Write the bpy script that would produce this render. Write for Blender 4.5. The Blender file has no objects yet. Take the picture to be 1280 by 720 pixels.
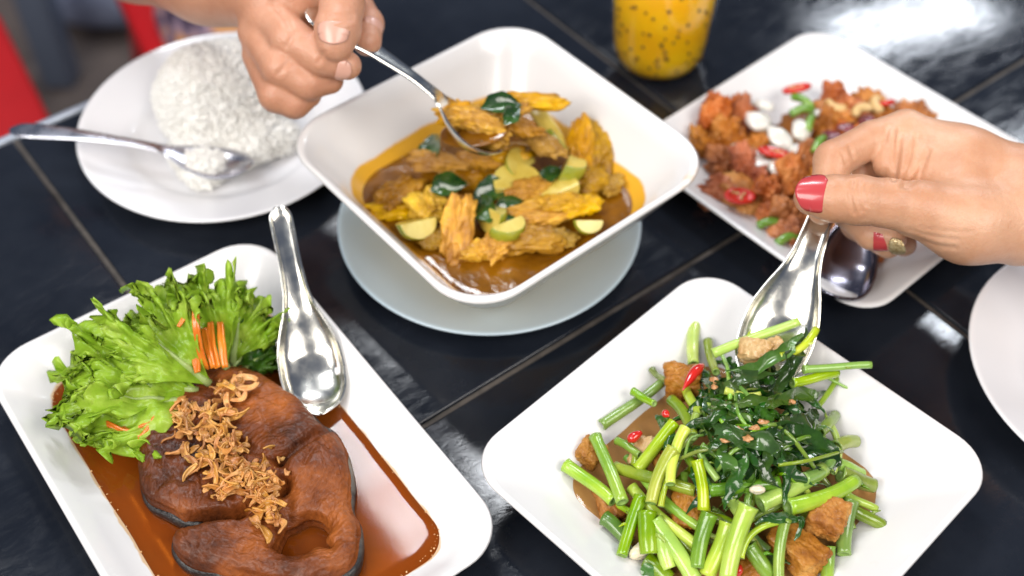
import bpy, bmesh, math, random
import numpy as np
from mathutils import Vector, Matrix, Euler

# ------------------------------------------------------------------ camera, world, lamps, exposure
sc = bpy.context.scene
CAM_H, PITCH, FPX = 0.55, math.radians(48.5), 1550.0      # camera height above the table top, downward pitch, focal length in photo pixels
cam = bpy.data.cameras.new('camera'); cam_o = bpy.data.objects.new('camera', cam); sc.collection.objects.link(cam_o)
cam_o.location = (0, 0, CAM_H); cam_o.rotation_euler = (math.radians(90) - PITCH, 0, 0)
cam.sensor_width = 36.0; cam.lens = FPX * 36.0 / 1280.0; cam.clip_start = 0.01; cam.clip_end = 60
cam.dof.use_dof = True; cam.dof.focus_distance = 0.61; cam.dof.aperture_fstop = 4.0
sc.camera = cam_o
world = bpy.data.worlds.new('World'); sc.world = world; world.use_nodes = True
bg = world.node_tree.nodes['Background']; bg.inputs[0].default_value = (0.55, 0.68, 1.0, 1); bg.inputs[1].default_value = 0.17

def area(name, loc, target, sx, sy, power, col=(1, 1, 1)):
    l = bpy.data.lights.new(name, 'AREA'); l.shape = 'RECTANGLE'; l.size = sx; l.size_y = sy; l.energy = power; l.color = col
    o = bpy.data.objects.new(name, l); sc.collection.objects.link(o); o.location = loc
    d = Vector(target) - Vector(loc); o.rotation_euler = d.to_track_quat('-Z', 'Y').to_euler()
    return o
# ceiling lamps of the restaurant: a tube fitting ahead, a panel far right; left one and two behind the camera are added fill
def down(name, loc, rz, sx, sy, power, col):
    o = area(name, loc, (loc[0], loc[1], 0), sx, sy, power, col); o.rotation_euler = (0, 0, rz); return o
down('ceiling_or_fill_lamp', (-0.30, 1.77, 2.0), math.radians(-55), 0.90, 0.30, 25, (0.93, 0.96, 1.0))
down('ceiling_or_fill_lamp', (1.55, 3.15, 2.0), math.radians(35), 1.3, 0.36, 46, (0.86, 0.92, 1.0))
area('front_fill', (-1.15, -0.75, 1.55), (-0.05, 0.55, 0), 1.5, 0.9, 45, (1.0, 0.96, 0.91))  # this and the next: unseen broad fill, added to light the front faces
area('front_fill', (1.05, -0.55, 1.65), (0.05, 0.5, 0), 1.5, 0.9, 36, (1.0, 0.95, 0.89))
down('ceiling_or_fill_lamp', (-1.05, 0.62, 1.9), 0.3, 0.9, 0.4, 11, (0.95, 0.97, 1.0))  # added fill from upper left to brighten rice and plate, no known fitting
sc.view_settings.view_transform = 'Standard'; sc.view_settings.look = 'None'
sc.view_settings.exposure = 0.0; sc.view_settings.gamma = 1.0
try: sc.view_settings.use_curve_mapping = False
except Exception: pass
sc.cycles.max_bounces = 8; sc.cycles.use_denoising = True

# ------------------------------------------------------------------ helpers
rng = np.random.default_rng(7); random.seed(7)
C = sc.collection
def G(px, py, z=0.0):
    """table-top coordinates of the point at height z that the photograph shows at (px, py)"""
    x = (px - 640) / FPX; y = -(py - 360) / FPX
    s, c = math.sin(PITCH), math.cos(PITCH)
    d = (x, c + y * s, -s + y * c); t = (CAM_H - z) / -d[2]
    return Vector((d[0] * t, d[1] * t, z))
def V(*a): return Vector(a)

def tag(o, label=None, cat=None, group=None, kind=None):
    if label: o['label'] = label
    if cat: o['category'] = cat
    if group: o['group'] = group
    if kind: o['kind'] = kind
    return o
def empty(name, loc=(0, 0, 0), rz=0.0):
    o = bpy.data.objects.new(name, None); C.objects.link(o); o.location = loc; o.rotation_euler.z = rz; o.empty_display_size = 0.02
    return o
def mesh(name, verts, faces, mats, smooth=True):
    me = bpy.data.meshes.new(name)
    verts = np.asarray(verts, dtype=float)
    me.from_pydata([tuple(v) for v in verts], [], [tuple(int(i) for i in f) for f in faces])
    for m in (mats if isinstance(mats, (list, tuple)) else [mats]): me.materials.append(m)
    if smooth: me.polygons.foreach_set('use_smooth', [True] * len(me.polygons))
    me.update(); return me
def link(name, me, parent=None, loc=None, rot=None, scale=None):
    o = bpy.data.objects.new(name, me); C.objects.link(o)
    if parent: o.parent = parent
    if loc is not None: o.location = loc
    if rot is not None: o.rotation_euler = rot
    if scale is not None: o.scale = scale if hasattr(scale, '__len__') else (scale,) * 3
    return o
def obj(name, verts, faces, mat, parent=None, smooth=True, **k):
    return link(name, mesh(name, verts, faces, mat, smooth), parent, **k)
def bm_mesh(name, bm, mat, smooth=True):
    me = bpy.data.meshes.new(name); bm.to_mesh(me); bm.free(); me.materials.append(mat)
    if smooth: me.polygons.foreach_set('use_smooth', [True] * len(me.polygons))
    return me
def box_bm(sx, sy, sz, bev=0.0, seg=2, cz=0.0):
    bm = bmesh.new(); bmesh.ops.create_cube(bm, size=1)
    for v in bm.verts: v.co = Vector((v.co.x * sx, v.co.y * sy, v.co.z * sz + cz))
    if bev: bmesh.ops.bevel(bm, geom=bm.edges[:], offset=bev, segments=seg, affect='EDGES', profile=0.5)
    return bm

# lattice noise for shaping meshes
_tab = rng.random((32, 32, 32)).astype(np.float32)
def vnoise(P, f, seed=0):
    Q = np.asarray(P, dtype=np.float64) * f + seed * 7.31 + 1000.0
    i = np.floor(Q).astype(int); t = Q - i; t = t * t * (3 - 2 * t)
    r = 0
    for dx in (0, 1):
        for dy in (0, 1):
            for dz in (0, 1):
                w = (t[..., 0] if dx else 1 - t[..., 0]) * (t[..., 1] if dy else 1 - t[..., 1]) * (t[..., 2] if dz else 1 - t[..., 2])
                r = r + w * _tab[(i[..., 0] + dx) % 32, (i[..., 1] + dy) % 32, (i[..., 2] + dz) % 32]
    return r * 2 - 1
def fbm(P, f, seed=0, octs=4, gain=0.5):
    a, s = 1.0, 0
    for k in range(octs): s = s + a * vnoise(P, f * 2 ** k, seed + k * 3); a *= gain
    return s

# implicit surfaces: smooth union of tapered capsules, meshed with surface nets
def nets(vals, lo, h):
    s = vals < 0
    n = [d - 1 for d in vals.shape]
    corner = lambda a, dx, dy, dz: a[dx:dx + n[0], dy:dy + n[1], dz:dz + n[2]]
    cnt = np.zeros(n, np.uint8)
    for dx in (0, 1):
        for dy in (0, 1):
            for dz in (0, 1): cnt += corner(s, dx, dy, dz)
    act = np.argwhere((cnt > 0) & (cnt < 8))
    idx = -np.ones(n, np.int64); idx[act[:, 0], act[:, 1], act[:, 2]] = np.arange(len(act))
    acc = np.zeros((len(act), 3)); num = np.zeros(len(act))
    cs = [(a, b, c) for a in (0, 1) for b in (0, 1) for c in (0, 1)]
    for p in cs:
        for ax in range(3):
            if p[ax]: continue
            q = list(p); q[ax] = 1
            va = vals[act[:, 0] + p[0], act[:, 1] + p[1], act[:, 2] + p[2]]; vb = vals[act[:, 0] + q[0], act[:, 1] + q[1], act[:, 2] + q[2]]
            m = (va < 0) != (vb < 0); t = np.where(m, va / np.where(m, va - vb, 1), 0)
            pt = np.tile(np.array(p, float), (len(act), 1)); pt[:, ax] += t
            acc[m] += pt[m]; num[m] += 1
    verts = (act + acc / num[:, None]) * h + np.array(lo)
    faces = []
    for ax in range(3):
        a1, a2 = (ax + 1) % 3, (ax + 2) % 3
        sl0 = [slice(None)] * 3; sl1 = [slice(None)] * 3
        sl0[ax] = slice(0, -1); sl1[ax] = slice(1, None)
        A, B = s[tuple(sl0)], s[tuple(sl1)]
        e = np.argwhere(A != B)
        ok = (e[:, a1] > 0) & (e[:, a2] > 0) & (e[:, a1] < n[a1]) & (e[:, a2] < n[a2]); e = e[ok]
        inside = A[e[:, 0], e[:, 1], e[:, 2]]
        def cell(d1, d2):
            c = e.copy(); c[:, a1] -= d1; c[:, a2] -= d2; return idx[c[:, 0], c[:, 1], c[:, 2]]
        q = np.stack([cell(1, 1), cell(0, 1), cell(0, 0), cell(1, 0)], 1)
        q[~inside] = q[~inside][:, ::-1]
        faces.append(q)
    faces = np.concatenate(faces); return verts, faces[(faces >= 0).all(1)]
def capsules(prims, h, pad=0.014, grooves=()):
    """prims: (a, b, ra, rb, k) in metres, k = blend radius; grooves: the same, cut away"""
    pts = np.array([list(p[0]) for p in prims] + [list(p[1]) for p in prims]); rr = max(max(p[2], p[3]) for p in prims)
    lo = pts.min(0) - rr - pad; hi = pts.max(0) + rr + pad
    n = np.ceil((hi - lo) / h).astype(int) + 1
    vals = np.full(n, 0.03, np.float32)
    ax = [lo[i] + h * np.arange(n[i]) for i in range(3)]
    for gi, (a, b, ra, rb, k) in enumerate(list(prims) + list(grooves)):
        cut = gi >= len(prims)
        a = np.array(a); b = np.array(b); m = max(ra, rb) + pad
        l0 = np.clip(((np.minimum(a, b) - m - lo) / h).astype(int), 0, n); l1 = np.clip(((np.maximum(a, b) + m - lo) / h).astype(int) + 1, 0, n)
        X, Y, Z = np.meshgrid(*[ax[i][l0[i]:l1[i]] for i in range(3)], indexing='ij')
        d = b - a; L = max(d @ d, 1e-12)
        t = np.clip(((X - a[0]) * d[0] + (Y - a[1]) * d[1] + (Z - a[2]) * d[2]) / L, 0, 1)
        D = np.sqrt((X - a[0] - t * d[0]) ** 2 + (Y - a[1] - t * d[1]) ** 2 + (Z - a[2] - t * d[2]) ** 2) - (ra + t * (rb - ra))
        S = vals[l0[0]:l1[0], l0[1]:l1[1], l0[2]:l1[2]]
        if cut:
            D = -D; hh = np.clip(0.5 - 0.5 * (S - D) / k, 0, 1); S[...] = S * (1 - hh) + D * hh + k * hh * (1 - hh)
        else:
            hh = np.clip(0.5 + 0.5 * (S - D) / k, 0, 1); S[...] = S * (1 - hh) + D * hh - k * hh * (1 - hh)
    return nets(vals, lo, h)

def loft(rings, close_start=True, close_end=True):
    n = len(rings[0]); v = [p for r in rings for p in r]; f = []
    for i in range(len(rings) - 1):
        for j in range(n):
            a, b = i * n + j, i * n + (j + 1) % n; f.append((a, b, b + n, a + n))
    if close_start: f.append(tuple(range(n))[::-1])
    if close_end: f.append(tuple(range((len(rings) - 1) * n, len(rings) * n)))
    return v, f
def rrect(hx, hy, r, z, seg=10, edge=8):
    r = min(r, hx - 1e-4, hy - 1e-4); p = []
    cs = [(hx - r, hy - r, 0), (-hx + r, hy - r, 90), (-hx + r, -hy + r, 180), (hx - r, -hy + r, 270)]
    for k, (cx, cy, a0) in enumerate(cs):
        arc = [(cx + r * math.cos(math.radians(a0 + 90 * i / seg)), cy + r * math.sin(math.radians(a0 + 90 * i / seg)), z) for i in range(seg + 1)]
        p += arc
        nx = cs[(k + 1) % 4]; a1 = math.radians(nx[2]); q = (nx[0] + r * math.cos(a1), nx[1] + r * math.sin(a1), z)
        for i in range(1, edge): p.append(tuple(arc[-1][j] + (q[j] - arc[-1][j]) * i / edge for j in range(3)))
    return p
def circ(r, z, n=96): return [(r * math.cos(2 * math.pi * i / n), r * math.sin(2 * math.pi * i / n), z) for i in range(n)]
def tube(path, radii, n=10, cap=True):
    path = [Vector(p) for p in path]; rings = []; up = None
    for i, p in enumerate(path):
        t = (path[min(i + 1, len(path) - 1)] - path[max(i - 1, 0)]).normalized()
        if up is None: up = t.orthogonal().normalized()
        up = (up - t * up.dot(t)).normalized(); s = t.cross(up); r = radii[i] if hasattr(radii, '__len__') else radii
        rings.append([p + up * (r * math.cos(2 * math.pi * j / n)) + s * (r * math.sin(2 * math.pi * j / n)) for j in range(n)])
    return loft(rings, cap, cap)
def smooth_path(pts, n):
    P = [Vector(p) for p in pts]; P = [P[0] * 2 - P[1]] + P + [P[-1] * 2 - P[-2]]; out = []
    m = len(P) - 3
    for i in range(n):
        u = i / (n - 1) * m; k = min(int(u), m - 1); t = u - k; a, b, c, d = P[k:k + 4]
        out.append(0.5 * ((2 * b) + (c - a) * t + (2 * a - 5 * b + 4 * c - d) * t * t + (3 * b - a - 3 * c + d) * t ** 3))
    return out

# ------------------------------------------------------------------ materials
def mat(name, col, rough=0.5, col2=None, nscale=40, ndetail=5, ramp=(0.35, 0.65), bump=0.0, bscale=200, bdist=0.001, sss=0.0, coat=0.0, metal=0.0,
        spec=0.5, stretch=None, trans=0.0, col3=None, rough2=None, coat_rough=0.08, vary=0.0, sss_rad=(0.006, 0.003, 0.0015)):
    m = bpy.data.materials.new(name); m.use_nodes = True; nt = m.node_tree; N = nt.nodes; L = nt.links; b = N['Principled BSDF']
    b.inputs['Base Color'].default_value = (*col, 1); b.inputs['Roughness'].default_value = rough; b.inputs['Metallic'].default_value = metal
    b.inputs['Specular IOR Level'].default_value = spec; b.inputs['Coat Weight'].default_value = coat; b.inputs['Coat Roughness'].default_value = coat_rough
    b.inputs['Transmission Weight'].default_value = trans
    if sss: b.inputs['Subsurface Weight'].default_value = sss; b.inputs['Subsurface Radius'].default_value = sss_rad; b.inputs['Subsurface Scale'].default_value = 1.0
    tc = N.new('ShaderNodeTexCoord'); mp = N.new('ShaderNodeMapping'); L.new(tc.outputs['Object'], mp.inputs[0])
    if stretch: mp.inputs['Scale'].default_value = stretch
    if col2 is not None:
        n = N.new('ShaderNodeTexNoise'); n.inputs['Scale'].default_value = nscale; n.inputs['Detail'].default_value = ndetail; n.inputs['Roughness'].default_value = 0.62
        L.new(mp.outputs[0], n.inputs['Vector'])
        r = N.new('ShaderNodeValToRGB'); L.new(n.outputs[0], r.inputs[0]); e = r.color_ramp.elements
        e[0].position, e[0].color = ramp[0], (*col, 1); e[1].position, e[1].color = ramp[1], (*col2, 1)
        if col3 is not None: x = e.new((ramp[0] + ramp[1]) / 2); x.color = (*col3, 1)
        L.new(r.outputs[0], b.inputs['Base Color'])
        if rough2 is not None:
            q = N.new('ShaderNodeMapRange'); q.inputs[1].default_value, q.inputs[2].default_value = ramp; q.inputs[3].default_value, q.inputs[4].default_value = rough, rough2
            L.new(n.outputs[0], q.inputs[0]); L.new(q.outputs[0], b.inputs['Roughness'])
    if vary:
        oi = N.new('ShaderNodeObjectInfo'); hv = N.new('ShaderNodeHueSaturation'); src = b.inputs['Base Color'].links[0].from_socket if b.inputs['Base Color'].links else None
        if src: L.new(src, hv.inputs['Color'])
        else: hv.inputs['Color'].default_value = (*col, 1)
        for k_, (lo_, hi_), mul in (('Hue', (.5 - .035 * vary, .5 + .03 * vary), 1.0), ('Saturation', (1 - .2 * vary, 1 + .1 * vary), 7.3), ('Value', (1 - .35 * vary, 1 + .3 * vary), 13.7)):
            fr_ = N.new('ShaderNodeMath'); fr_.operation = 'MULTIPLY'; fr_.inputs[1].default_value = mul; L.new(oi.outputs['Random'], fr_.inputs[0]); fc_ = N.new('ShaderNodeMath'); fc_.operation = 'FRACT'; L.new(fr_.outputs[0], fc_.inputs[0])
            mr_ = N.new('ShaderNodeMapRange'); mr_.inputs[3].default_value, mr_.inputs[4].default_value = lo_, hi_; L.new(fc_.outputs[0], mr_.inputs[0]); L.new(mr_.outputs[0], hv.inputs[k_])
        L.new(hv.outputs[0], b.inputs['Base Color'])
    if bump:
        n2 = N.new('ShaderNodeTexNoise'); n2.inputs['Scale'].default_value = bscale; n2.inputs['Detail'].default_value = 5
        L.new(mp.outputs[0], n2.inputs['Vector']); bp = N.new('ShaderNodeBump'); bp.inputs['Strength'].default_value = bump; bp.inputs['Distance'].default_value = bdist
        L.new(n2.outputs[0], bp.inputs['Height']); L.new(bp.outputs[0], b.inputs['Normal'])
    return m
def translucent(m, w=0.35, col=None):
    nt = m.node_tree; N = nt.nodes; L = nt.links; b = N['Principled BSDF']; out = N['Material Output']
    t = N.new('ShaderNodeBsdfTranslucent'); mx = N.new('ShaderNodeMixShader'); mx.inputs[0].default_value = w
    if col: t.inputs[0].default_value = (*col, 1)
    elif b.inputs['Base Color'].links: L.new(b.inputs['Base Color'].links[0].from_socket, t.inputs[0])
    else: t.inputs[0].default_value = b.inputs['Base Color'].default_value
    L.new(b.outputs[0], mx.inputs[1]); L.new(t.outputs[0], mx.inputs[2]); L.new(mx.outputs[0], out.inputs[0]); return m

M = {}
M['white'] = mat('white_melamine', (0.74, 0.725, 0.72), 0.22, (0.71, 0.70, 0.69), nscale=9, coat=0.25, bump=0.02, bscale=30)
M['white_stoneware'] = mat('white_plate', (0.78, 0.775, 0.79), 0.18, coat=0.3)
M['blue'] = mat('pale_blue_melamine', (0.50, 0.60, 0.66), 0.25, (0.47, 0.575, 0.64), nscale=12, coat=0.2)
M['steel'] = mat('steel', (0.74, 0.72, 0.66), 0.14, (0.70, 0.68, 0.61), nscale=60, metal=1.0, rough2=0.30)
M['steel_old'] = mat('worn_steel', (0.58, 0.58, 0.62), 0.20, (0.50, 0.50, 0.55), nscale=70, metal=1.0, rough2=0.34)
M['steel_dark_reflection'] = mat('steel_dark_reflection', (0.34, 0.32, 0.36), 0.16, (0.26, 0.24, 0.28), nscale=50, metal=1.0, rough2=.28)  # metal colour darkened to stand in for the dark surroundings it mirrors
M['grout'] = mat('grout', (0.07, 0.060, 0.052), 0.8, (0.13, 0.11, 0.093), nscale=120, bump=0.4)
M['trim'] = mat('edge_trim', (0.45, 0.50, 0.58), 0.3, (0.38, 0.42, 0.5), nscale=30, metal=0.4)
M['floor'] = mat('floor', (0.055, 0.040, 0.034), 0.5, (0.13, 0.10, 0.085), nscale=5, bump=0.1)
M['red'] = mat('red_plastic', (0.42, 0.004, 0.005), 0.4, (0.38, 0.003, 0.004), nscale=10)
M['dark_metal'] = mat('grey_metal', (0.18, 0.22, 0.30), 0.4, metal=0.5)
M['pale_bag'] = mat('pale_bag', (0.34, 0.38, 0.52), 0.5, (0.24, 0.28, 0.40), nscale=20)

def slate():
    m = mat('black_slate_tile', (0.007, 0.009, 0.014), 0.10, (0.014, 0.017, 0.024), nscale=14, coat=0.0)
    nt = m.node_tree; N = nt.nodes; L = nt.links; b = N['Principled BSDF']; b.inputs['Specular IOR Level'].default_value = 0.5
    tc = N.new('ShaderNodeTexCoord'); mp = N.new('ShaderNodeMapping'); mp.inputs['Rotation'].default_value = (0, 0, 0.5); mp.inputs['Scale'].default_value = (1, 2.6, 1)
    L.new(tc.outputs['Object'], mp.inputs[0])
    n = N.new('ShaderNodeTexNoise'); n.inputs['Scale'].default_value = 42; n.inputs['Detail'].default_value = 7; n.inputs['Roughness'].default_value = 0.6; n.inputs['Distortion'].default_value = 0.8
    L.new(mp.outputs[0], n.inputs['Vector'])
    n3 = N.new('ShaderNodeTexNoise'); n3.inputs['Scale'].default_value = 230; n3.inputs['Detail'].default_value = 3; L.new(mp.outputs[0], n3.inputs['Vector'])
    ad = N.new('ShaderNodeMath'); ad.operation = 'MULTIPLY_ADD'; ad.inputs[1].default_value = 0.12; L.new(n3.outputs[0], ad.inputs[0]); L.new(n.outputs[0], ad.inputs[2])
    bp = N.new('ShaderNodeBump'); bp.inputs['Strength'].default_value = 0.5; bp.inputs['Distance'].default_value = 0.00032
    L.new(ad.outputs[0], bp.inputs['Height']); L.new(bp.outputs[0], b.inputs['Normal'])
    r = N.new('ShaderNodeMapRange'); r.inputs[1].default_value = 0.35; r.inputs[2].default_value = 0.7; r.inputs[3].default_value = 0.07; r.inputs[4].default_value = 0.22
    L.new(n.outputs[0], r.inputs[0]); L.new(r.outputs[0], b.inputs['Roughness'])
    return m
M['slate'] = slate()

# ------------------------------------------------------------------ floor, table
fl = obj('floor', [(-6, -4, -0.72), (6, -4, -0.72), (6, 8, -0.72), (-6, 8, -0.72)], [(0, 1, 2, 3)], M['floor']); tag(fl, kind='structure')

TA = math.radians(37.5)
table = empty('table', (0, 0, 0), TA); tag(table, 'black glossy slate-tiled dining table with brown grout lines under all dishes', 'table')
us = [0.115 + 0.3665 * k for k in range(-2, 4)]; vs = [0.6925 - 0.3555 * k for k in range(0, 5)]
tile_me = bm_mesh('tile', box_bm(0.3665 - 0.0034, 0.3555 - 0.0034, 0.009, 0.0016, 3, cz=-0.0045), M['slate'])
for i in range(len(us) - 1):
    for j in range(len(vs) - 1):
        o = link('tile', tile_me, table, loc=((us[i] + us[i + 1]) / 2, (vs[j] + vs[j + 1]) / 2, 0), rot=(0, 0, math.pi * ((i + j) % 2)))
w, d = us[-1] - us[0], vs[0] - vs[-1]; cu, cv = (us[0] + us[-1]) / 2, (vs[0] + vs[-1]) / 2
link('grout_bed', bm_mesh('grout_bed', box_bm(w, d, 0.02, cz=-0.0122), M['grout']), table, loc=(cu, cv, 0))
link('edge_trim', bm_mesh('edge_trim', box_bm(w + 0.012, 0.006, 0.028, 0.002, cz=-0.0135), M['trim']), table, loc=(cu, vs[0] + 0.0034, 0))
link('apron', bm_mesh('apron', box_bm(w - 0.1, d - 0.1, 0.06, cz=-0.054), M['dark_metal']), table, loc=(cu, cv, 0))
leg_me = bm_mesh('leg', box_bm(0.05, 0.05, 0.64, 0.004, cz=-0.40), M['dark_metal'])
for su in (us[0] + 0.1, us[-1] - 0.1):
    for sv in (vs[0] - 0.1, vs[-1] + 0.1): link('leg', leg_me, table, loc=(su, sv, 0))

# ------------------------------------------------------------------ background beyond the table
def stool(loc, rz, label):
    s = empty('plastic_stool', loc, rz); tag(s, label, 'stool', 'red plastic stools')
    rings = [rrect(.165, .165, .035, -0.03), rrect(.165, .165, .035, -0.006), rrect(.158, .158, .032, 0), rrect(.08, .08, .02, -0.002), rrect(.02, .02, .01, -0.004)]
    v, f = loft(rings); obj('seat', v, f, M['red'], s)
    for sx in (-1, 1):
        for sy in (-1, 1):
            a = V(.135 * sx, .135 * sy, -0.02); b = V(.185 * sx, .185 * sy, -0.44); rs = []
            for t in (0, 1):
                p = a.lerp(b, t); w_ = .045 - .018 * t
                rs.append([p + V(sx * q, sy * r_, 0) for q, r_ in ((-w_, .004), (.006, .004), (.006, -w_), (0, -w_), (0, 0), (-w_, 0))])
            v, f = loft(rs); obj('leg', v, f, M['red'], s, smooth=False)
    return s
e0, e1 = G(2, 24, -0.27), G(64, 150, -0.27); dv = (e1 - e0).normalized(); nrm = V(-dv.y, dv.x, 0)
if nrm.x > 0: nrm = -nrm
ctr = e0.lerp(e1, 0.62) + nrm * 0.165; stool((ctr.x, ctr.y, -0.27), math.atan2(dv.y, dv.x), 'red plastic stool beside the left corner of the table')
e0, e1 = G(150, 0, -0.27), G(178, 62, -0.27); dv = (e1 - e0).normalized(); nrm = V(-dv.y, dv.x, 0)
if nrm.x < 0: nrm = -nrm
ctr = e0.lerp(e1, 0.2) + nrm * 0.165; stool((ctr.x, ctr.y, -0.27), math.atan2(dv.y, dv.x), 'red plastic stool under the patterned cloth behind the rice plate')
p = G(20, 30, -0.5); o = link('metal_post', bm_mesh('metal_post', box_bm(.05, .05, .7, .006, cz=.35), M['dark_metal']), loc=(p.x - .03, p.y + .15, -0.72)); tag(o, 'blurred grey-blue metal post standing behind the red stool at far left', 'post')
n_ = 24; p = G(112, 2, -0.6)
v, f = loft([[(r * math.cos(a) * (1 + .12 * math.sin(3 * a)), r * 0.7 * math.sin(a), z) for a in [2 * math.pi * i / n_ for i in range(n_)]] for r, z in ((.10, 0), (.14, .03), (.15, .09), (.12, .15), (.05, .18), (.02, .2))])
o = obj('plastic_bag', v, f, M['pale_bag'], loc=(p.x - .02, p.y + .16, -0.72)); tag(o, 'pale bluish bag on the floor between the red stools', 'bag')

# ------------------------------------------------------------------ dishes
def stained(name, base, stain, zc, zw, scale=26, thr=(0.45, 0.62), strength=0.9, spot=None):
    """white glaze with a dried sauce stain around a tide line at height zc (object space)"""
    m = mat(name, base, 0.22, coat=0.25); nt = m.node_tree; N = nt.nodes; L = nt.links; b = N['Principled BSDF']
    tc = N.new('ShaderNodeTexCoord'); sp = N.new('ShaderNodeSeparateXYZ'); L.new(tc.outputs['Object'], sp.inputs[0])
    n = N.new('ShaderNodeTexNoise'); n.inputs['Scale'].default_value = scale; n.inputs['Detail'].default_value = 5; L.new(tc.outputs['Object'], n.inputs['Vector'])
    # height above the tide line, wobbling with the noise
    a = N.new('ShaderNodeMath'); a.operation = 'MULTIPLY_ADD'; a.inputs[1].default_value = zw * 2.4; L.new(n.outputs[0], a.inputs[0])
    c = N.new('ShaderNodeMath'); c.operation = 'SUBTRACT'; c.inputs[0].default_value = zc + zw * -0.2; L.new(sp.outputs[2], c.inputs[1]); L.new(c.outputs[0], a.inputs[2])
    r = N.new('ShaderNodeMapRange'); r.inputs[1].default_value = 0; r.inputs[2].default_value = zw * 0.35; r.inputs[3].default_value = 0; r.inputs[4].default_value = strength; L.new(a.outputs[0], r.inputs[0])
    fac = r.outputs[0]
    if spot is not None:   # thin splash smears of their own, higher on the wall
        n2 = N.new('ShaderNodeTexNoise'); n2.inputs['Scale'].default_value = scale * 1.6; n2.inputs['Detail'].default_value = 4; n2.noise_dimensions = '4D'; n2.inputs['W'].default_value = spot
        L.new(tc.outputs['Object'], n2.inputs['Vector'])
        r2 = N.new('ShaderNodeMapRange'); r2.inputs[1].default_value = 0.64; r2.inputs[2].default_value = 0.74; r2.inputs[4].default_value = strength * 0.45; L.new(n2.outputs[0], r2.inputs[0])
        mx = N.new('ShaderNodeMath'); mx.operation = 'MAXIMUM'; L.new(fac, mx.inputs[0]); L.new(r2.outputs[0], mx.inputs[1]); fac = mx.outputs[0]
    mix = N.new('ShaderNodeMix'); mix.data_type = 'RGBA'; mix.inputs[6].default_value = (*base, 1); mix.inputs[7].default_value = (*stain, 1)
    L.new(fac, mix.inputs[0]); L.new(mix.outputs[2], b.inputs['Base Color']); return m
def square_dish(name, c, ang, prof_out, prof_in, hx, hy, m, z0=0.0):
    """prof: (inset from rim, corner radius, z) rings from the foot up and then down inside"""
    rings = [rrect(hx - i, hy - i, r, z) for i, r, z in prof_out + prof_in]
    v, f = loft(rings); o = obj(name, v, f, m, loc=(c[0], c[1], z0), rot=(0, 0, math.radians(ang))); return o
WHITE = (0.74, 0.725, 0.715)
# fish platter (rectangular)
FP = dict(c=(-0.142, 0.3566), a=36.5, hx=0.0843, hy=0.1267)
M['fish_platter'] = stained('fish_platter_glaze', WHITE, (0.62, 0.36, 0.12), 0.0085, 0.0016, scale=60, strength=0.75)
o = square_dish('rectangular_platter', FP['c'], FP['a'],
    [(0.030, .022, 0.0), (0.026, .022, 0.0), (0.010, .024, 0.0125), (0.001, .026, 0.0238), (0.0, .026, 0.0252), (0.0006, .026, 0.0262)],
    [(0.002, .026, 0.0264), (0.0036, .0255, 0.0256), (0.012, .022, 0.0165), (0.0225, .016, 0.0088), (0.028, .013, 0.0058), (0.034, .010, 0.005), (0.05, .01, .005), (0.08, .004, .005)], FP['hx'], FP['hy'], M['fish_platter'])
tag(o, 'white rectangular platter holding the brown fish steak', 'platter')
# greens plate
GP = dict(c=(0.1088, 0.3426), a=44.5, h=0.0948)
M['greens_plate'] = stained('greens_plate_glaze', WHITE, (0.60, 0.42, 0.26), -0.02, 0.0012, scale=30, strength=0.5, spot=2.4)
o = square_dish('square_plate', GP['c'], GP['a'],
    [(0.047, .02, 0.0), (0.043, .02, 0.0), (0.02, .022, 0.0145), (0.001, .024, 0.0298), (0.0, .024, 0.0312), (0.0006, .024, 0.0322)],
    [(0.002, .024, 0.0324), (0.0036, .0235, 0.0315), (0.02, .020, 0.0195), (0.038, .016, 0.0085), (0.044, .013, 0.0062), (0.052, .010, 0.0055), (0.07, .006, .0055), (0.09, .002, .0055)], GP['h'], GP['h'], M['greens_plate'])
tag(o, 'white square plate piled with green stems and pork', 'plate')
# fried chicken plate
CP = dict(c=(0.2054, 0.5785), a=41.5, h=0.0962)
o = square_dish('square_plate', CP['c'], CP['a'],
    [(0.034, .02, 0.0), (0.030, .02, 0.0), (0.012, .022, 0.012), (0.001, .024, 0.0205), (0.0, .024, 0.0215), (0.0006, .024, 0.0224)],
    [(0.002, .024, 0.0226), (0.0036, .0235, 0.022), (0.018, .020, 0.0125), (0.030, .016, 0.0075), (0.036, .013, 0.0058), (0.05, .010, 0.0055), (0.07, .006, .0055), (0.093, .002, .0055)], CP['h'], CP['h'], M['white'])
tag(o, 'white square plate of fried chicken behind the red-nailed hand', 'plate')
# saucer, curry bowl
def round_plate(name, loc, r, m, h=0.018, well=0.62):
    rings = [circ(r * .56, 0), circ(r * .60, 0), circ(r * .66, .003), circ(r * .97, h - .0025), circ(r, h - .0008), circ(r * .999, h), circ(r * .985, h + .0002),
             circ(r * .96, h - .001), circ(r * (well + .09), h * .52), circ(r * (well + .03), h * .38), circ(r * well, .0048), circ(r * (well - .07), .0036), circ(r * .3, .0034), circ(r * .02, .0034)]
    v, f = loft(rings); return obj(name, v, f, m, loc=loc)
SC = (-0.0136, 0.5312)
o = round_plate('saucer', (*SC, 0), 0.0920, M['blue'], 0.014, 0.6); tag(o, 'pale blue round plate under the curry bowl', 'plate')
CB = dict(c=(-0.0090, 0.5335), a=40.0, h=0.0918, z0=0.0040)
M['curry_bowl'] = stained('curry_bowl_glaze', (0.75, 0.73, 0.715), (0.74, 0.38, 0.012), 0.0285, 0.0042, scale=22, strength=0.97, spot=5.1)
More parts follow.
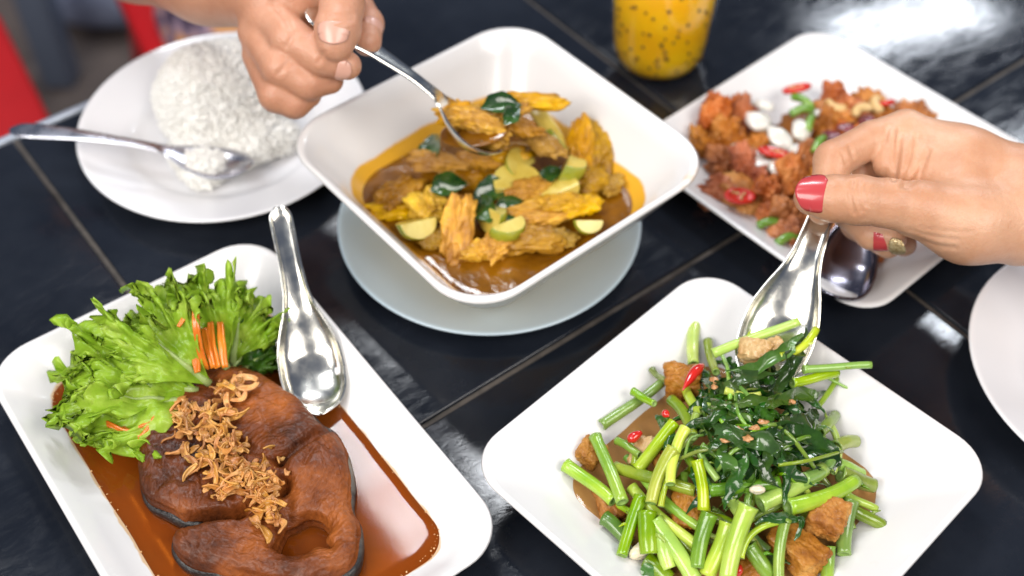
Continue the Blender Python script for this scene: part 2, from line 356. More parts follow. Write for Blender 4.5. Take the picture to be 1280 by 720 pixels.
o = square_dish('square_bowl', CB['c'], CB['a'],
    [(0.047, .022, 0.0), (0.043, .022, 0.0), (0.041, .022, 0.003), (0.020, .026, 0.028), (0.0025, .031, 0.058), (0.0, .032, 0.0618), (0.0006, .032, 0.0634)],
    [(0.0022, .032, 0.0638), (0.0042, .0315, 0.0625), (0.010, .030, 0.052), (0.022, .027, 0.032), (0.034, .023, 0.0155), (0.044, .018, .0075), (0.055, .012, .005), (0.088, .003, .005)], CB['h'], CB['h'], M['curry_bowl'], CB['z0'])
tag(o, 'deep white square bowl of yellow-brown curry', 'bowl')
# round plates
RP = (-0.188, 0.6172)
o = round_plate('round_plate', (*RP, 0), 0.0935, M['white_stoneware'], 0.018, 0.62); tag(o, 'white round plate with the mound of rice', 'plate')
q = G(1215, 450, .018); o = round_plate('round_plate', (q.x + .0935, q.y - .004, 0), 0.0935, M['white_stoneware'], 0.018, 0.62); tag(o, 'empty white round plate cut off by the right edge of the picture', 'plate')

# ------------------------------------------------------------------ spoons
def spoon(name, prof, bowl_pt, end_pt, face, m, label, thick=0.0011, arch=0.0):
    """prof: (t along 0=bowl tip..1=handle end, half width, hollow depth, lift) ; face: direction the hollow side looks to"""
    a = Vector(bowl_pt); b = Vector(end_pt); L = (b - a).length; x = (b - a).normalized(); zf = Vector(face); zf = (zf - x * zf.dot(x)).normalized(); y = zf.cross(x)
    nu, nv = 60, 13; P = np.array(prof, float); ts = np.linspace(0, 1, nu) ; ts = ts ** 1.0
    def ip(k):
        # monotone-ish smooth interpolation
        return np.interp(ts, P[:, 0], P[:, k])
    def sm(a_):
        for _ in range(2): a_[1:-1] = (a_[:-2] + 2 * a_[1:-1] + a_[2:]) / 4
        return a_
    wv, dp, lf = sm(ip(1)), sm(ip(2)), sm(ip(3)); vs_ = []
    for i in range(nu):
        for j in range(nv):
            s = -1 + 2 * j / (nv - 1)
            yy = wv[i] * math.sin(s * math.pi / 2); hh = lf[i] - dp[i] * (1 - s * s) ** 0.8 * (1 if dp[i] >= 0 else 1)
            vs_.append((ts[i] * L, yy, hh))
    fs = [(i * nv + j, (i + 1) * nv + j, (i + 1) * nv + j + 1, i * nv + j + 1) for i in range(nu - 1) for j in range(nv - 1)]
    me = mesh(name, vs_, fs, m); o = link(name, me)
    mw = Matrix((x, y, zf)).transposed().to_4x4(); mw.translation = a; o.matrix_world = mw
    so = o.modifiers.new('thickness', 'SOLIDIFY'); so.thickness = thick; so.offset = 0
    bv = o.modifiers.new('edge', 'BEVEL'); bv.width = thick * .35; bv.segments = 2; bv.limit_method = 'ANGLE'; bv.angle_limit = 1.0
    tag(o, label, 'spoon'); return o
# Asian soup spoon outline: (t, half width, depth, lift)
ASIAN = [(0, .0008, .0, .0050), (.015, .0065, .0015, .0035), (.05, .0120, .005, .0018), (.12, .0160, .0085, .0008), (.22, .0172, .0100, .0005), (.32, .0165, .0098, .0012),
         (.42, .0128, .0075, .0040), (.50, .0088, .0046, .0068), (.58, .0066, .0038, .0086), (.70, .0057, .0034, .0108), (.85, .0058, .0032, .0128), (.95, .0060, .0028, .014), (.985, .0050, .0012, .0143), (1.0, .0016, .0003, .0144)]
TABLE = [(0, .0008, .0, .0030), (.015, .0050, .0010, .0022), (.06, .0100, .0040, .0008), (.13, .0128, .0062, .0), (.20, .0125, .0060, .0004), (.27, .0098, .0040, .0020), (.33, .0048, .0012, .0046),
         (.38, .0028, -.0006, .0062), (.50, .0026, -.0010, .0078), (.70, .0042, -.0010, .0088), (.88, .0062, -.0008, .0080), (.96, .0060, -.0006, .0070), (.99, .0040, -.0003, .0066), (1.0, .0012, 0, .0065)]
M['steel_bowl'] = M['steel']
spoon('soup_spoon', ASIAN, G(402, 521, 0.0125), G(352, 272, 0.052), (0.05, -0.35, 1), M['steel'], 'steel soup spoon leaning on the fish platter rim', thick=0.0011)
gf = V(-0.30, -0.80, 0.50); gs_a, gs_b = G(944, 492, 0.036) - gf * .010, G(1048, 214, 0.090) - gf * .012
spoon('soup_spoon', [(t, w * 1.12, d, l * .8) for t, w, d, l in ASIAN], gs_a, gs_b, gf, M['steel'], 'steel soup spoon held in the red-nailed hand, lifting greens', thick=0.0012)
spoon('soup_spoon', ASIAN, G(1045, 378, 0.0245), G(1092, 205, 0.020), (0.15, 0.35, 1), M['steel_dark_reflection'], 'dark reflecting soup spoon lying on the fried chicken plate', thick=0.0012)
spoon('table_spoon', TABLE, G(316, 208, 0.020), G(16, 172, 0.0270), (0, 0, 1), M['steel_old'], 'metal spoon resting across the rice plate, handle over the table', thick=0.0014)
cs_a, cs_b = G(632, 187, 0.064), G(376, 24, 0.135)
spoon('table_spoon', [(t, w * (1.25 if t < .33 else 1.55), d * 1.3, l) for t, w, d, l in TABLE], cs_a, cs_b, (0.15, 0.10, 1), M['steel'], 'steel spoon held by the upper-left hand, scooping curry', thick=0.0014)

# ------------------------------------------------------------------ food: shared shapes
def ico(sub=4):
    bm = bmesh.new(); bmesh.ops.create_icosphere(bm, subdivisions=sub, radius=1.0)
    v = np.array([x.co[:] for x in bm.verts]); f = [[q.index for q in p.verts] for p in bm.faces]; bm.free(); return v, f
_ico = {k: ico(k) for k in (2, 3, 4, 5)}
def chunk(name, m, size, seed, box=3.0, lump=0.22, fine=0.06, ffreq=6.0, sub=4, fibre=0.0, flat=None):
    """an irregular food piece: rounded block, lumped, with nubbly or fibrous skin; size = half extents"""
    v, f = _ico[sub]; n = v / np.linalg.norm(v, axis=1)[:, None]
    r = (np.abs(n) ** box).sum(1) ** (-1 / box); p = n * r[:, None]
    p = p * (1 + lump * fbm(n, 1.1, seed, 3)[:, None])
    p = p * (1 + fine * fbm(n, ffreq, seed + 20, 3, 0.6)[:, None])
    if fibre: p[:, 1:] *= (1 + fibre * vnoise(np.c_[n[:, 0] * 0.6, np.arctan2(n[:, 2], n[:, 1])[:, None] * 2.2, n[:, 1]], 2.6, seed + 5))[:, None]
    if flat is not None: p[:, 2] = np.maximum(p[:, 2], flat)
    return mesh(name, p * np.array(size), f, m)
def put(name, me, loc, rot, label, cat, group=None, scale=1.0, parent=None):
    o = link(name, me, parent, loc=loc, rot=rot, scale=scale)
    if not parent: tag(o, label, cat, group)
    return o
def rr(): return (random.uniform(0, 6.28), random.uniform(0, 6.28), random.uniform(0, 6.28))
def ribbon(path, widths, normal0, twist=0.0, cup=0.2, nv=7, crumple=0.0, seed=0, n=22):
    P = smooth_path(path, n); vs_ = []; N0 = Vector(normal0)
    for i, p in enumerate(P):
        t = (P[min(i + 1, n - 1)] - P[max(i - 1, 0)]).normalized(); u = i / (n - 1)
        nn = (N0 - t * N0.dot(t)).normalized(); nn = Matrix.Rotation(twist * u, 3, t) @ nn; s = t.cross(nn)
        w_ = np.interp(u, np.linspace(0, 1, len(widths)), widths)
        for j in range(nv):
            q = -1 + 2 * j / (nv - 1); vs_.append(p + s * (w_ * q) + nn * (cup * w_ * q * q))
    A = np.array([v[:] for v in vs_])
    if crumple: A += crumple * np.stack([fbm(A, 110, seed + k, 3) for k in range(3)], 1)
    return A, [(i * nv + j, i * nv + j + 1, (i + 1) * nv + j + 1, (i + 1) * nv + j) for i in range(n - 1) for j in range(nv - 1)]
def liquid(name, c, ang, hx, hy, r, z, m, wob=0.002, seed=0, edge=0.0012, ripple=0.0):
    """a pool with an uneven shoreline and a rounded edge"""
    rings = []
    base = np.array(rrect(hx, hy, r, 0, 14, 18)); nrm = base / np.linalg.norm(base[:, :2], axis=1)[:, None]
    w = wob * (fbm(base, 45, seed, 3) + 0.5 * fbm(base, 130, seed + 9, 2))
    for ins, dz in ((0, -edge), (-0.0001, -edge * .35), (edge * .6, 0), (0.006, -edge * .1), (0.018, -edge * .1), (0.034, -edge * .1), (0.05, -edge * .1)):
        k = 1 - ins / min(hx, hy); p = base * k + nrm * w[:, None] * max(k, 0); p[:, 2] = z + dz
        if ripple and ins > 0.002: p[:, 2] += ripple * fbm(base * k, 60, seed + 4, 3)
        rings.append([tuple(x) for x in p])
    v, f = loft(rings, False, True); return obj(name, v, f, m, loc=(c[0], c[1], 0), rot=(0, 0, math.radians(ang)))

# ------------------------------------------------------------------ fish platter
M['fish_sauce'] = mat('fish_sauce', (0.30, 0.075, 0.010), 0.04, (0.36, 0.10, 0.016), nscale=18, coat=0.6, coat_rough=0.02)
M['bubble'] = mat('sauce_bubble', (0.50, 0.26, 0.09), 0.08, coat=0.5)
def film(name, tint, body, w, rough=.05):
    """a thin see-through liquid: tinted transparency, some cloudy body, a glossy skin"""
    m = bpy.data.materials.new(name); m.use_nodes = True; nt = m.node_tree; N = nt.nodes; L = nt.links; b = N['Principled BSDF']; b.inputs['Base Color'].default_value = (*body, 1); b.inputs['Roughness'].default_value = rough
    tc = N.new('ShaderNodeTexCoord'); n = N.new('ShaderNodeTexNoise'); n.inputs['Scale'].default_value = 32; n.inputs['Detail'].default_value = 5; L.new(tc.outputs['Object'], n.inputs[0])
    mr = N.new('ShaderNodeMapRange'); mr.inputs[1].default_value = .3; mr.inputs[2].default_value = .7; mr.inputs[3].default_value = max(0, w - .14); mr.inputs[4].default_value = w + .14; L.new(n.outputs[0], mr.inputs[0])
    t = N.new('ShaderNodeBsdfTransparent'); t.inputs[0].default_value = (*tint, 1); mx = N.new('ShaderNodeMixShader'); L.new(mr.outputs[0], mx.inputs[0]); L.new(t.outputs[0], mx.inputs[1]); L.new(b.outputs[0], mx.inputs[2])
    g = N.new('ShaderNodeBsdfGlossy'); g.inputs['Roughness'].default_value = rough; lw = N.new('ShaderNodeLayerWeight'); lw.inputs[0].default_value = .18
    m2 = N.new('ShaderNodeMixShader'); L.new(lw.outputs['Fresnel'], m2.inputs[0]); L.new(mx.outputs[0], m2.inputs[1]); L.new(g.outputs[0], m2.inputs[2]); L.new(m2.outputs[0], N['Material Output'].inputs[0]); return m
M['fish_sauce'] = film('fish_sauce', (.68, .34, .095), (.20, .055, .007), .34)
a_ = math.radians(FP['a'])
def fp_local(x, y): return V(FP['c'][0] + x * math.cos(a_) - y * math.sin(a_), FP['c'][1] + x * math.sin(a_) + y * math.cos(a_), 0)
o = liquid('soy_sauce', FP['c'], FP['a'], FP['hx'] - .0215, FP['hy'] - .0215, .017, 0.0096, M['fish_sauce'], 0.0007, 3, edge=.001); tag(o, 'glossy red-brown sauce pool around the fish steak', 'sauce', kind='stuff')
bv, bf = [], []; v0, f0 = _ico[2]
base = rrect(FP['hx'] - .0212, FP['hy'] - .0212, .017, 0, 14, 30)
for k in range(150):
    q = random.choice(base); r = random.choice((.0002, .0003, .0003, .0004, .0006)); l = V(q[0], q[1], 0) * (1 - random.uniform(0, .03)); c = fp_local(l.x, l.y)
    bf += [[i + len(bv) for i in t] for t in f0]; bv += [(c.x + x * r, c.y + y * r, .0096 + z * r * .8) for x, y, z in v0]
o = obj('sauce_bubbles', bv, bf, M['bubble']); tag(o, 'tiny bubbles along the edge of the fish sauce', 'bubbles', kind='stuff')

FISH = [(240, 462), (262, 455), (300, 456), (330, 466), (352, 482), (378, 503), (398, 524), (410, 530), (422, 540), (433, 566), (439, 600), (437, 632), (446, 652), (448, 685), (438, 708), (405, 722), (365, 724),
        (310, 716), (262, 708), (232, 700), (216, 683), (216, 668), (228, 656), (250, 650), (228, 645), (206, 634), (184, 622), (175, 600), (174, 560), (182, 530), (196, 500), (214, 478)]
HOLE = [(346, 690), (354, 674), (356, 660), (370, 655), (384, 648), (402, 652), (414, 664), (409, 676), (414, 688), (398, 687), (382, 696), (362, 698)]
ZT = 0.0245
def poly_sd(X, Y, P):
    d = np.full(X.shape, 1e9); ins = np.zeros(X.shape, bool); n = len(P)
    for i in range(n):
        a, b = P[i], P[(i + 1) % n]; ex, ey = b[0] - a[0], b[1] - a[1]; wx, wy = X - a[0], Y - a[1]
        t = np.clip((wx * ex + wy * ey) / (ex * ex + ey * ey + 1e-12), 0, 1); d = np.minimum(d, (wx - ex * t) ** 2 + (wy - ey * t) ** 2)
        c = ((a[1] <= Y) & (b[1] > Y)) | ((b[1] <= Y) & (a[1] > Y)); xi = a[0] + (Y - a[1]) / (b[1] - a[1] + 1e-12) * ex
        ins ^= c & (X < xi)
    return np.where(ins, -1, 1) * np.sqrt(d)
def seg_d(X, Y, a, b):
    ex, ey = b[0] - a[0], b[1] - a[1]; t = np.clip(((X - a[0]) * ex + (Y - a[1]) * ey) / (ex * ex + ey * ey), 0, 1); return np.hypot(X - a[0] - ex * t, Y - a[1] - ey * t)
def fish():
    z0, z1 = 0.0065, ZT
    P = [G(x, y, ZT - .004).xy for x, y in FISH]; P = [Vector(p) for p in P]
    Pm = smooth_path([p.to_3d() for p in P + [P[0]]], 130)[:-1]; Pm = [(p.x, p.y) for p in Pm]
    Hm = smooth_path([G(*p, ZT - .008) for p in HOLE + HOLE[:1]], 50)[:-1]; Hm = [(p.x, p.y) for p in Hm]
    xs = [p[0] for p in Pm]; ys = [p[1] for p in Pm]; h = 0.0008
    lo = np.array((min(xs) - .006, min(ys) - .006, z0 - .004)); hi = np.array((max(xs) + .006, max(ys) + .006, z1 + .008)); n = np.ceil((hi - lo) / h).astype(int)
    ax = [lo[i] + h * np.arange(n[i]) for i in range(3)]; X, Y = np.meshgrid(ax[0], ax[1], indexing='ij')
    d2 = np.maximum(poly_sd(X, Y, Pm), -poly_sd(X, Y, Hm))
    w = lambda p: tuple(G(*p, ZT - .004).xy)
    top = np.full(X.shape, z1)
    XY = np.stack([X, Y, np.zeros_like(X)], -1)
    top += 0.0022 * fbm(XY, 26, 3, 4) - 0.0042 * np.clip(1 + d2 / 0.0075, 0, 1) ** 2.0
    # seams between the muscle blocks
    for (a, b, dep, wd) in (((412, 534), (352, 580), .0052, .0026), ((352, 580), (300, 560), .0028, .003), ((226, 653), (300, 642), .0110, .0026), ((300, 642), (355, 608), .008, .003), ((352, 580), (356, 612), .003, .004),
                            ((356, 612), (360, 655), .0045, .005), ((300, 560), (255, 470), .0012, .005)):
        top -= dep * np.exp(-(seg_d(X, Y, w(a), w(b)) / wd) ** 2)
    # flake ridges: fine arcs centred below the backbone
    c1 = w((352, 585)); ang = np.arctan2(Y - c1[1], X - c1[0]); rad = np.hypot(X - c1[0], Y - c1[1])
    top += 0.00016 * np.sin(rad * 1500 + 9 * fbm(XY, 40, 8, 3)) * (.4 + fbm(XY, 25, 2, 2)) * np.clip(rad / .02, 0, 1)
    top += 0.00055 * fbm(XY, 380, 5, 3)
    rs = np.random.default_rng(3)
    for _ in range(46):      # flakes lifting and splitting along the muscle
        px, py = rs.uniform(185, 435), rs.uniform(470, 715); a = w((px, py)); th = math.atan2(a[1] - c1[1], a[0] - c1[0]) + rs.normal(1.25, .35); L_ = rs.uniform(.006, .016)
        b = (a[0] + L_ * math.cos(th), a[1] + L_ * math.sin(th)); top -= rs.uniform(.0004, .0012) * np.exp(-((seg_d(X, Y, a, b) + .0004 * fbm(XY, 200, 1, 2)) / .0009) ** 2)
    Z = ax[2][None, None, :]; T = top[:, :, None]; D2 = (d2 + 0.0012 * fbm(XY, 70, 9, 3))[:, :, None] + .0006 * np.sin(Z * 900 + 3)
    dz = np.maximum(Z - T, z0 - Z); k = 0.0018
    hh = np.clip(0.5 - 0.5 * (dz - D2) / k, 0, 1); val = dz * (1 - hh) + D2 * hh + k * hh * (1 - hh)
    v, f = nets(val.astype(np.float32), lo, h); return v, f, Pm
M['fish'] = mat('fried_fish_flesh', (0.026, 0.007, 0.003), 0.38, (0.37, 0.105, 0.020), nscale=26, ramp=(0.33, 0.72), col3=(0.155, 0.038, 0.008), bump=0.5, bscale=420, bdist=.0010, coat=.14, coat_rough=.25, spec=.22)
M['fish_skin'] = mat('fish_skin', (0.012, 0.010, 0.009), 0.40, (0.26, 0.22, 0.17), nscale=30, ramp=(0.50, 0.80), bump=.8, bscale=260, bdist=.002, coat=.1)
nt = M['fish'].node_tree; N = nt.nodes; L = nt.links; b_ = N['Principled BSDF']; old = b_.inputs['Base Color'].links[0].from_socket; obp = b_.inputs['Normal'].links[0].from_node
tc_ = N.new('ShaderNodeTexCoord'); mp_ = N.new('ShaderNodeMapping'); cc_ = G(352, 590, .02) - G(310, 590, .0065); mp_.inputs['Location'].default_value = (-cc_.x, -cc_.y, 0); L.new(tc_.outputs['Object'], mp_.inputs[0])
wv_ = N.new('ShaderNodeTexWave'); wv_.wave_type = 'RINGS'; wv_.rings_direction = 'Z'; wv_.inputs['Scale'].default_value = 110; wv_.inputs['Distortion'].default_value = 16; wv_.inputs['Detail'].default_value = 5; wv_.inputs['Detail Scale'].default_value = .7; wv_.inputs['Detail Roughness'].default_value = .65
L.new(mp_.outputs[0], wv_.inputs['Vector']); rm_ = N.new('ShaderNodeMapRange'); rm_.inputs[3].default_value = .62; rm_.inputs[4].default_value = 1.1; L.new(wv_.outputs['Fac'], rm_.inputs[0])
mx_ = N.new('ShaderNodeMix'); mx_.data_type = 'RGBA'; mx_.blend_type = 'MULTIPLY'; mx_.inputs[0].default_value = .28; L.new(old, mx_.inputs[6]); L.new(rm_.outputs[0], mx_.inputs[7]); L.new(mx_.outputs[2], b_.inputs['Base Color'])
bp_ = N.new('ShaderNodeBump'); bp_.inputs['Strength'].default_value = .4; bp_.inputs['Distance'].default_value = .0006; L.new(wv_.outputs['Fac'], bp_.inputs['Height']); L.new(obp.outputs[0], bp_.inputs['Normal']); L.new(bp_.outputs[0], b_.inputs['Normal'])
root = empty('fish_steak', G(310, 590, .0065)); tag(root, 'thick fried brown fish steak on the rectangular platter', 'fish steak')
v, f, Pm = fish(); fl_o = obj('flesh', v - np.array(root.location), f, M['fish'], root)
sk = []; npm = len(Pm); vs_, fs_ = [], []
for i in range(npm):
    a, b, c = Vector(Pm[i - 1]), Vector(Pm[i]), Vector(Pm[(i + 1) % npm]); t = (c - a).normalized(); nn = Vector((t.y, -t.x))
    if i == 0: sgn = 1.0
    q = np.array([[b.x, b.y, 0]]); wv = float(fbm(q, 60, 4, 2)[0]); hz = .0145 + .0022 * wv
    for (off, z) in ((.0002, .0068), (.0008 + .0005 * wv, .012), (.0006 + .0005 * wv, hz - .002), (-.0002, hz), (-.0014, hz - .001)):
        vs_.append((b.x + nn.x * off, b.y + nn.y * off, z))
area_ = sum(Pm[i - 1][0] * Pm[i][1] - Pm[i][0] * Pm[i - 1][1] for i in range(npm))
if area_ < 0:      # flip outward
    vs_ = [(2 * Pm[k // 5][0] - x, 2 * Pm[k // 5][1] - y, z) for k, (x, y, z) in enumerate(vs_)]
fs_ = [(i * 5 + j, ((i + 1) % npm) * 5 + j, ((i + 1) % npm) * 5 + j + 1, i * 5 + j + 1) for i in range(npm) for j in range(4)]
so = obj('skin', np.array(vs_) - np.array(root.location), fs_, M['fish_skin'], root); md = so.modifiers.new('thickness', 'SOLIDIFY'); md.thickness = .0008; so['label'] = 'dark skin with silver edge around the fish steak'

# fried shallots scattered over the fish
M['shallot'] = mat('fried_shallot', (0.30, 0.105, 0.015), 0.42, (0.60, 0.29, 0.065), nscale=90, bump=.4, bscale=300, coat=.12, vary=.3)
M['shallot_b'] = mat('fried_shallot_pale', (0.50, 0.20, 0.035), 0.42, (0.76, 0.42, 0.11), nscale=70, bump=.4, bscale=300, coat=.12, vary=.3)
sh_me = []
for k in range(9):
    L = (.006, .008, .010, .012, .009, .007, .013, .005, .011)[k]; curl = random.uniform(.4, 2.4); w0 = random.uniform(.0006, .0014)
    pts = [V(L * (math.sin(curl * (u - .5)) / curl), L * (1 - math.cos(curl * (u - .5))) / curl * .9, .0012 * math.sin(5 * u + k)) for u in np.linspace(0, 1, 6)]
    A, F_ = ribbon(pts, [w0 * .4, w0, w0 * 1.1, w0 * .8, w0 * .3], (0, .4, 1), random.uniform(-2.5, 2.5), .5, 5, .0006, k * 5, 12)
    A2 = A + np.array((0, 0, .0007)); m_ = M['shallot'] if k % 2 else M['shallot_b']; me = mesh('shallot_strip', A, F_, m_); sh_me.append(me)
pile = empty('fried_shallots', G(290, 560, ZT)); tag(pile, 'heap of golden fried shallot shreds on top of the fish steak', 'fried shallots')
def shal(px, py, z, sc_=1.0):
    o = link('shallot_strip', random.choice(sh_me), pile, loc=G(px, py, z) - pile.location, rot=(random.uniform(-.7, .7), random.uniform(-.7, .7), random.uniform(0, 6.28)), scale=sc_ * 1.25)
    md = o.modifiers.new('t', 'SOLIDIFY'); md.thickness = .0006
core = [(290, 485, 16, 10), (265, 510, 30, 14), (268, 540, 26, 18), (250, 570, 22, 20), (285, 560, 22, 18), (300, 595, 30, 18), (275, 605, 20, 16), (325, 610, 26, 20), (335, 635, 16, 16), (230, 520, 14, 12), (322, 590, 12, 10)]
for k in range(240):
    cx, cy, sx, sy = random.choice(core); px, py = random.gauss(cx, sx * .5), random.gauss(cy, sy * .55)
    lay = random.random(); shal(px, py, ZT + .0008 + .0055 * lay * math.exp(-((px - 275) / 50) ** 2 - ((py - 560) / 60) ** 2) + .0005, random.uniform(.75, 1.15))
for px, py in ((222, 565), (237, 590), (350, 575), (358, 590), (345, 600), (352, 655), (318, 650), (330, 662), (340, 560), (226, 545), (300, 470), (212, 548)): shal(px, py, ZT + .001, 1.0)
ring = smooth_path([G(308 + 14 * math.cos(t), 478 + 7 * math.sin(t), ZT + .003) for t in np.linspace(0, 5.9, 10)], 24)
A, F_ = ribbon(ring, [.0012, .0020, .0022, .0018, .001], (0, 0, 1), .8, .2, 5, .0005, 3, 24); o = obj('shallot_strip', A - np.array(pile.location), F_, M['shallot_b'], pile); o.modifiers.new('t', 'SOLIDIFY').thickness = .0008

# lettuce
def lettuce_mat(name, c1, c2, c3):
    m = mat(name, c1, 0.34, c2, nscale=55, ramp=(.3, .7), col3=c3, bump=.35, bscale=160, bdist=.0012, coat=.2, coat_rough=.2); return translucent(m, .5)
M['lettuce'] = lettuce_mat('lettuce', (0.31, 0.54, 0.020), (0.68, 0.84, 0.15), (0.48, 0.70, 0.06))
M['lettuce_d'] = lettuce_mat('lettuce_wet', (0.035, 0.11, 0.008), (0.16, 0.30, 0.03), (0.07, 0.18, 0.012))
M['rib'] = translucent(mat('lettuce_rib', (0.42, 0.55, 0.16), 0.35, (0.52, 0.64, 0.28), nscale=30, coat=.2), .3)
def lettuce(base, tip, width, up, label, seed, ruffle=.006, lift=.018, m='lettuce', spread=1.0, nu=56, nv=150, roll=0.0):
    b = Vector(base); t = Vector(tip); d = t - b; L = d.length; x = d.normalized(); zf = Vector(up); zf = (zf - x * zf.dot(x)).normalized(); zf = Matrix.Rotation(roll, 3, x) @ zf; y = zf.cross(x)
    rho = np.linspace(0.02, 1, nu)[:, None]; ph = np.linspace(-1, 1, nv)[None, :]
    one = np.ones_like(rho * ph); P1 = np.stack([ph * 3 * one, seed * 1.3 * one, 0 * one], -1)
    marg = 1 + .10 * fbm(P1, 1.4, seed, 3) + .05 * np.sin(37 * ph + seed)                   # uneven outline
    phi = ph * spread * (.55 + .45 * rho)
    R_ = rho * marg * (1 - .30 * np.abs(ph) ** 2.5)
    X = L * R_ * np.cos(phi); Y = width * 1.25 * R_ ** .8 * np.sin(phi) / math.sin(spread) 
    P3 = np.stack([X, Y, np.full_like(X, seed * .37)], -1)
    n1, n2 = fbm(P3, 32, seed, 3), fbm(P3, 95, seed + 5, 3); e = rho ** 5.0; e2 = rho ** 8
    Z = lift * np.sin(R_ * 2.3) + .30 * width * ph ** 2 * rho * (1 - .3 * rho) + .0105 * n1 * rho + .0034 * n2
    th = 8 * phi / spread * 2.2 + 4.5 * n1
    Z = Z + ruffle * (e * (np.sin(th) + .4 * np.sin(2.3 * th + 2)) + .65 * e2 * np.sin(4.7 * th + 5 * n2))
    X = X + ruffle * (.5 * e * np.cos(th * 1.13 + 1) + .45 * e2 * np.cos(5.3 * th)) ; Y = Y + ruffle * (.8 * e * np.sin(th * .9 + 2.2) + .3 * e2 * np.sin(6.1 * th + 1))
    Z = Z - .0016 * np.exp(-(Y / .003) ** 2) * (1 - rho)
    A = np.stack([X, Y, Z], -1).reshape(-1, 3); R = np.array([x[:], y[:], zf[:]]); A = A @ R
    fs = [(i * nv + j, i * nv + j + 1, (i + 1) * nv + j + 1, (i + 1) * nv + j) for i in range(nu - 1) for j in range(nv - 1)]
    root = empty('lettuce_leaf', b); tag(root, label, 'lettuce leaf', 'lettuce leaves beside the fish')
    lf = obj('blade', A, fs, M[m], root); lf.modifiers.new('t', 'SOLIDIFY').thickness = .0005
    pth = [Vector(A[(i * nv) + nv // 2]) + zf * .0002 for i in range(0, int(nu * .7), 3)]
    v_, f_ = tube(pth, [max(.0024 * (1 - k / len(pth)), .0003) for k in range(len(pth))], 8); obj('midrib', v_, f_, M['rib'], root)
    return root
lettuce(G(262, 505, .016), G(75, 505, .030), .032, (0.1, -.35, 1), 'lowest broad lettuce leaf reaching to the left corner of the platter', 1, .0060, .012)
lettuce(G(250, 490, .022), G(80, 440, .036), .030, (0.2, -.5, 1), 'frilly lettuce leaf curling at the outer left of the bunch', 2, .0085, .016, roll=-.2)
lettuce(G(262, 480, .026), G(160, 398, .042), .030, (0.1, -.6, 1), 'frilly bright lettuce leaf in the middle of the bunch', 3, .0085, .014)
lettuce(G(285, 462, .022), G(225, 362, .040), .029, (-.1, -.6, 1), 'tall pale green lettuce leaf left of the carrot shreds', 4, .0080, .014, roll=.15)
lettuce(G(290, 455, .016), G(310, 375, .032), .022, (-.1, -.6, 1), 'small lettuce leaf behind the carrot shreds', 5, .0070, .010, roll=.2)
lettuce(G(240, 528, .014), G(100, 538, .016), .018, (0, -.2, 1), 'lettuce leaf folded low along the sauce edge', 6, .0050, .006)
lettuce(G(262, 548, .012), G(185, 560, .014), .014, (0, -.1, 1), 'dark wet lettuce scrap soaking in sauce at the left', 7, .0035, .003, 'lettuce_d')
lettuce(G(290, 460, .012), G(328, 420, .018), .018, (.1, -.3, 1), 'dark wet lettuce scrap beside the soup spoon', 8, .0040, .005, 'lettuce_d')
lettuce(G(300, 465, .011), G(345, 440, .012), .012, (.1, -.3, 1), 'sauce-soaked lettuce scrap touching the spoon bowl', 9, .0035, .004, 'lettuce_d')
# carrot shreds
M['carrot'] = mat('carrot', (0.62, 0.13, 0.008), 0.3, (0.80, 0.24, 0.02), nscale=40, coat=.4, sss=.15)
cr = [([(247, 366, .050), (244, 400, .048), (250, 440, .034), (258, 462, .024)], 'long curved carrot shred standing tallest in the lettuce', .0017), ([(262, 402, .036), (264, 430, .032), (272, 460, .026)], 'carrot shred just right of the tallest one', .0018),
      ([(275, 400, .035), (277, 430, .032), (281, 460, .026)], 'rightmost upright carrot shred by the spoon', .0018), ([(254, 410, .036), (259, 435, .032), (266, 460, .026)], 'short carrot shred wedged between the upright ones', .0016),
      ([(244, 440, .030), (246, 465, .026)], 'carrot stub at the foot of the upright shreds', .0018), ([(238, 385, .048), (222, 408, .045)], 'thin carrot sliver lying slanted on the pale lettuce', .0009),
      ([(130, 528, .019), (160, 541, .017), (188, 530, .017)], 'curved carrot shred in the lettuce above the sauce', .0015), ([(150, 534, .0155), (176, 548, .015), (196, 520, .018)], 'carrot shred touching the left side of the fish', .0017)]
for pts, lab, r in cr:
    P = [G(p[0], p[1], p[2] + .010) for p in pts]; A, F_ = ribbon(P, [r * .7, r, r, r * .8], (0, -.8, .6), .4, .3, 5, .0003, int(pts[0][0]), 14); o = obj('carrot_shred', A, F_, M['carrot']); o.modifiers.new('t', 'SOLIDIFY').thickness = .0012; tag(o, lab, 'carrot shred', 'carrot shreds beside the fish')
M['herb'] = translucent(mat('coriander', (0.015, 0.075, 0.010), .3, (.05, .16, .02), nscale=80, coat=.5), .25)
for k, (px, py, lab) in enumerate([(330, 415, 'dark coriander sprig at the top right of the lettuce'), (335, 432, 'wet coriander sprig touching the soup spoon handle')]):
    root = empty('coriander_sprig', G(px, py, .016)); tag(root, lab, 'coriander')
    for j in range(9):
        a = random.uniform(0, 6.28); r = random.uniform(.002, .009); c = V(r * math.cos(a), r * math.sin(a), random.uniform(0, .008)); L = random.uniform(.004, .007); a2 = random.uniform(0, 6.28)
        A, F_ = ribbon([c, c + V(L * .5 * math.cos(a2), L * .5 * math.sin(a2), .001), c + V(L * math.cos(a2), L * math.sin(a2), 0)], [.0006, .0028, .0034, .0020, .0028, .0006], (random.uniform(-.6, .6), -.4, 1), .3, .3, 5, .0008, j + 10 * k, 10); obj('leaflet', A, F_, M['herb'], root)

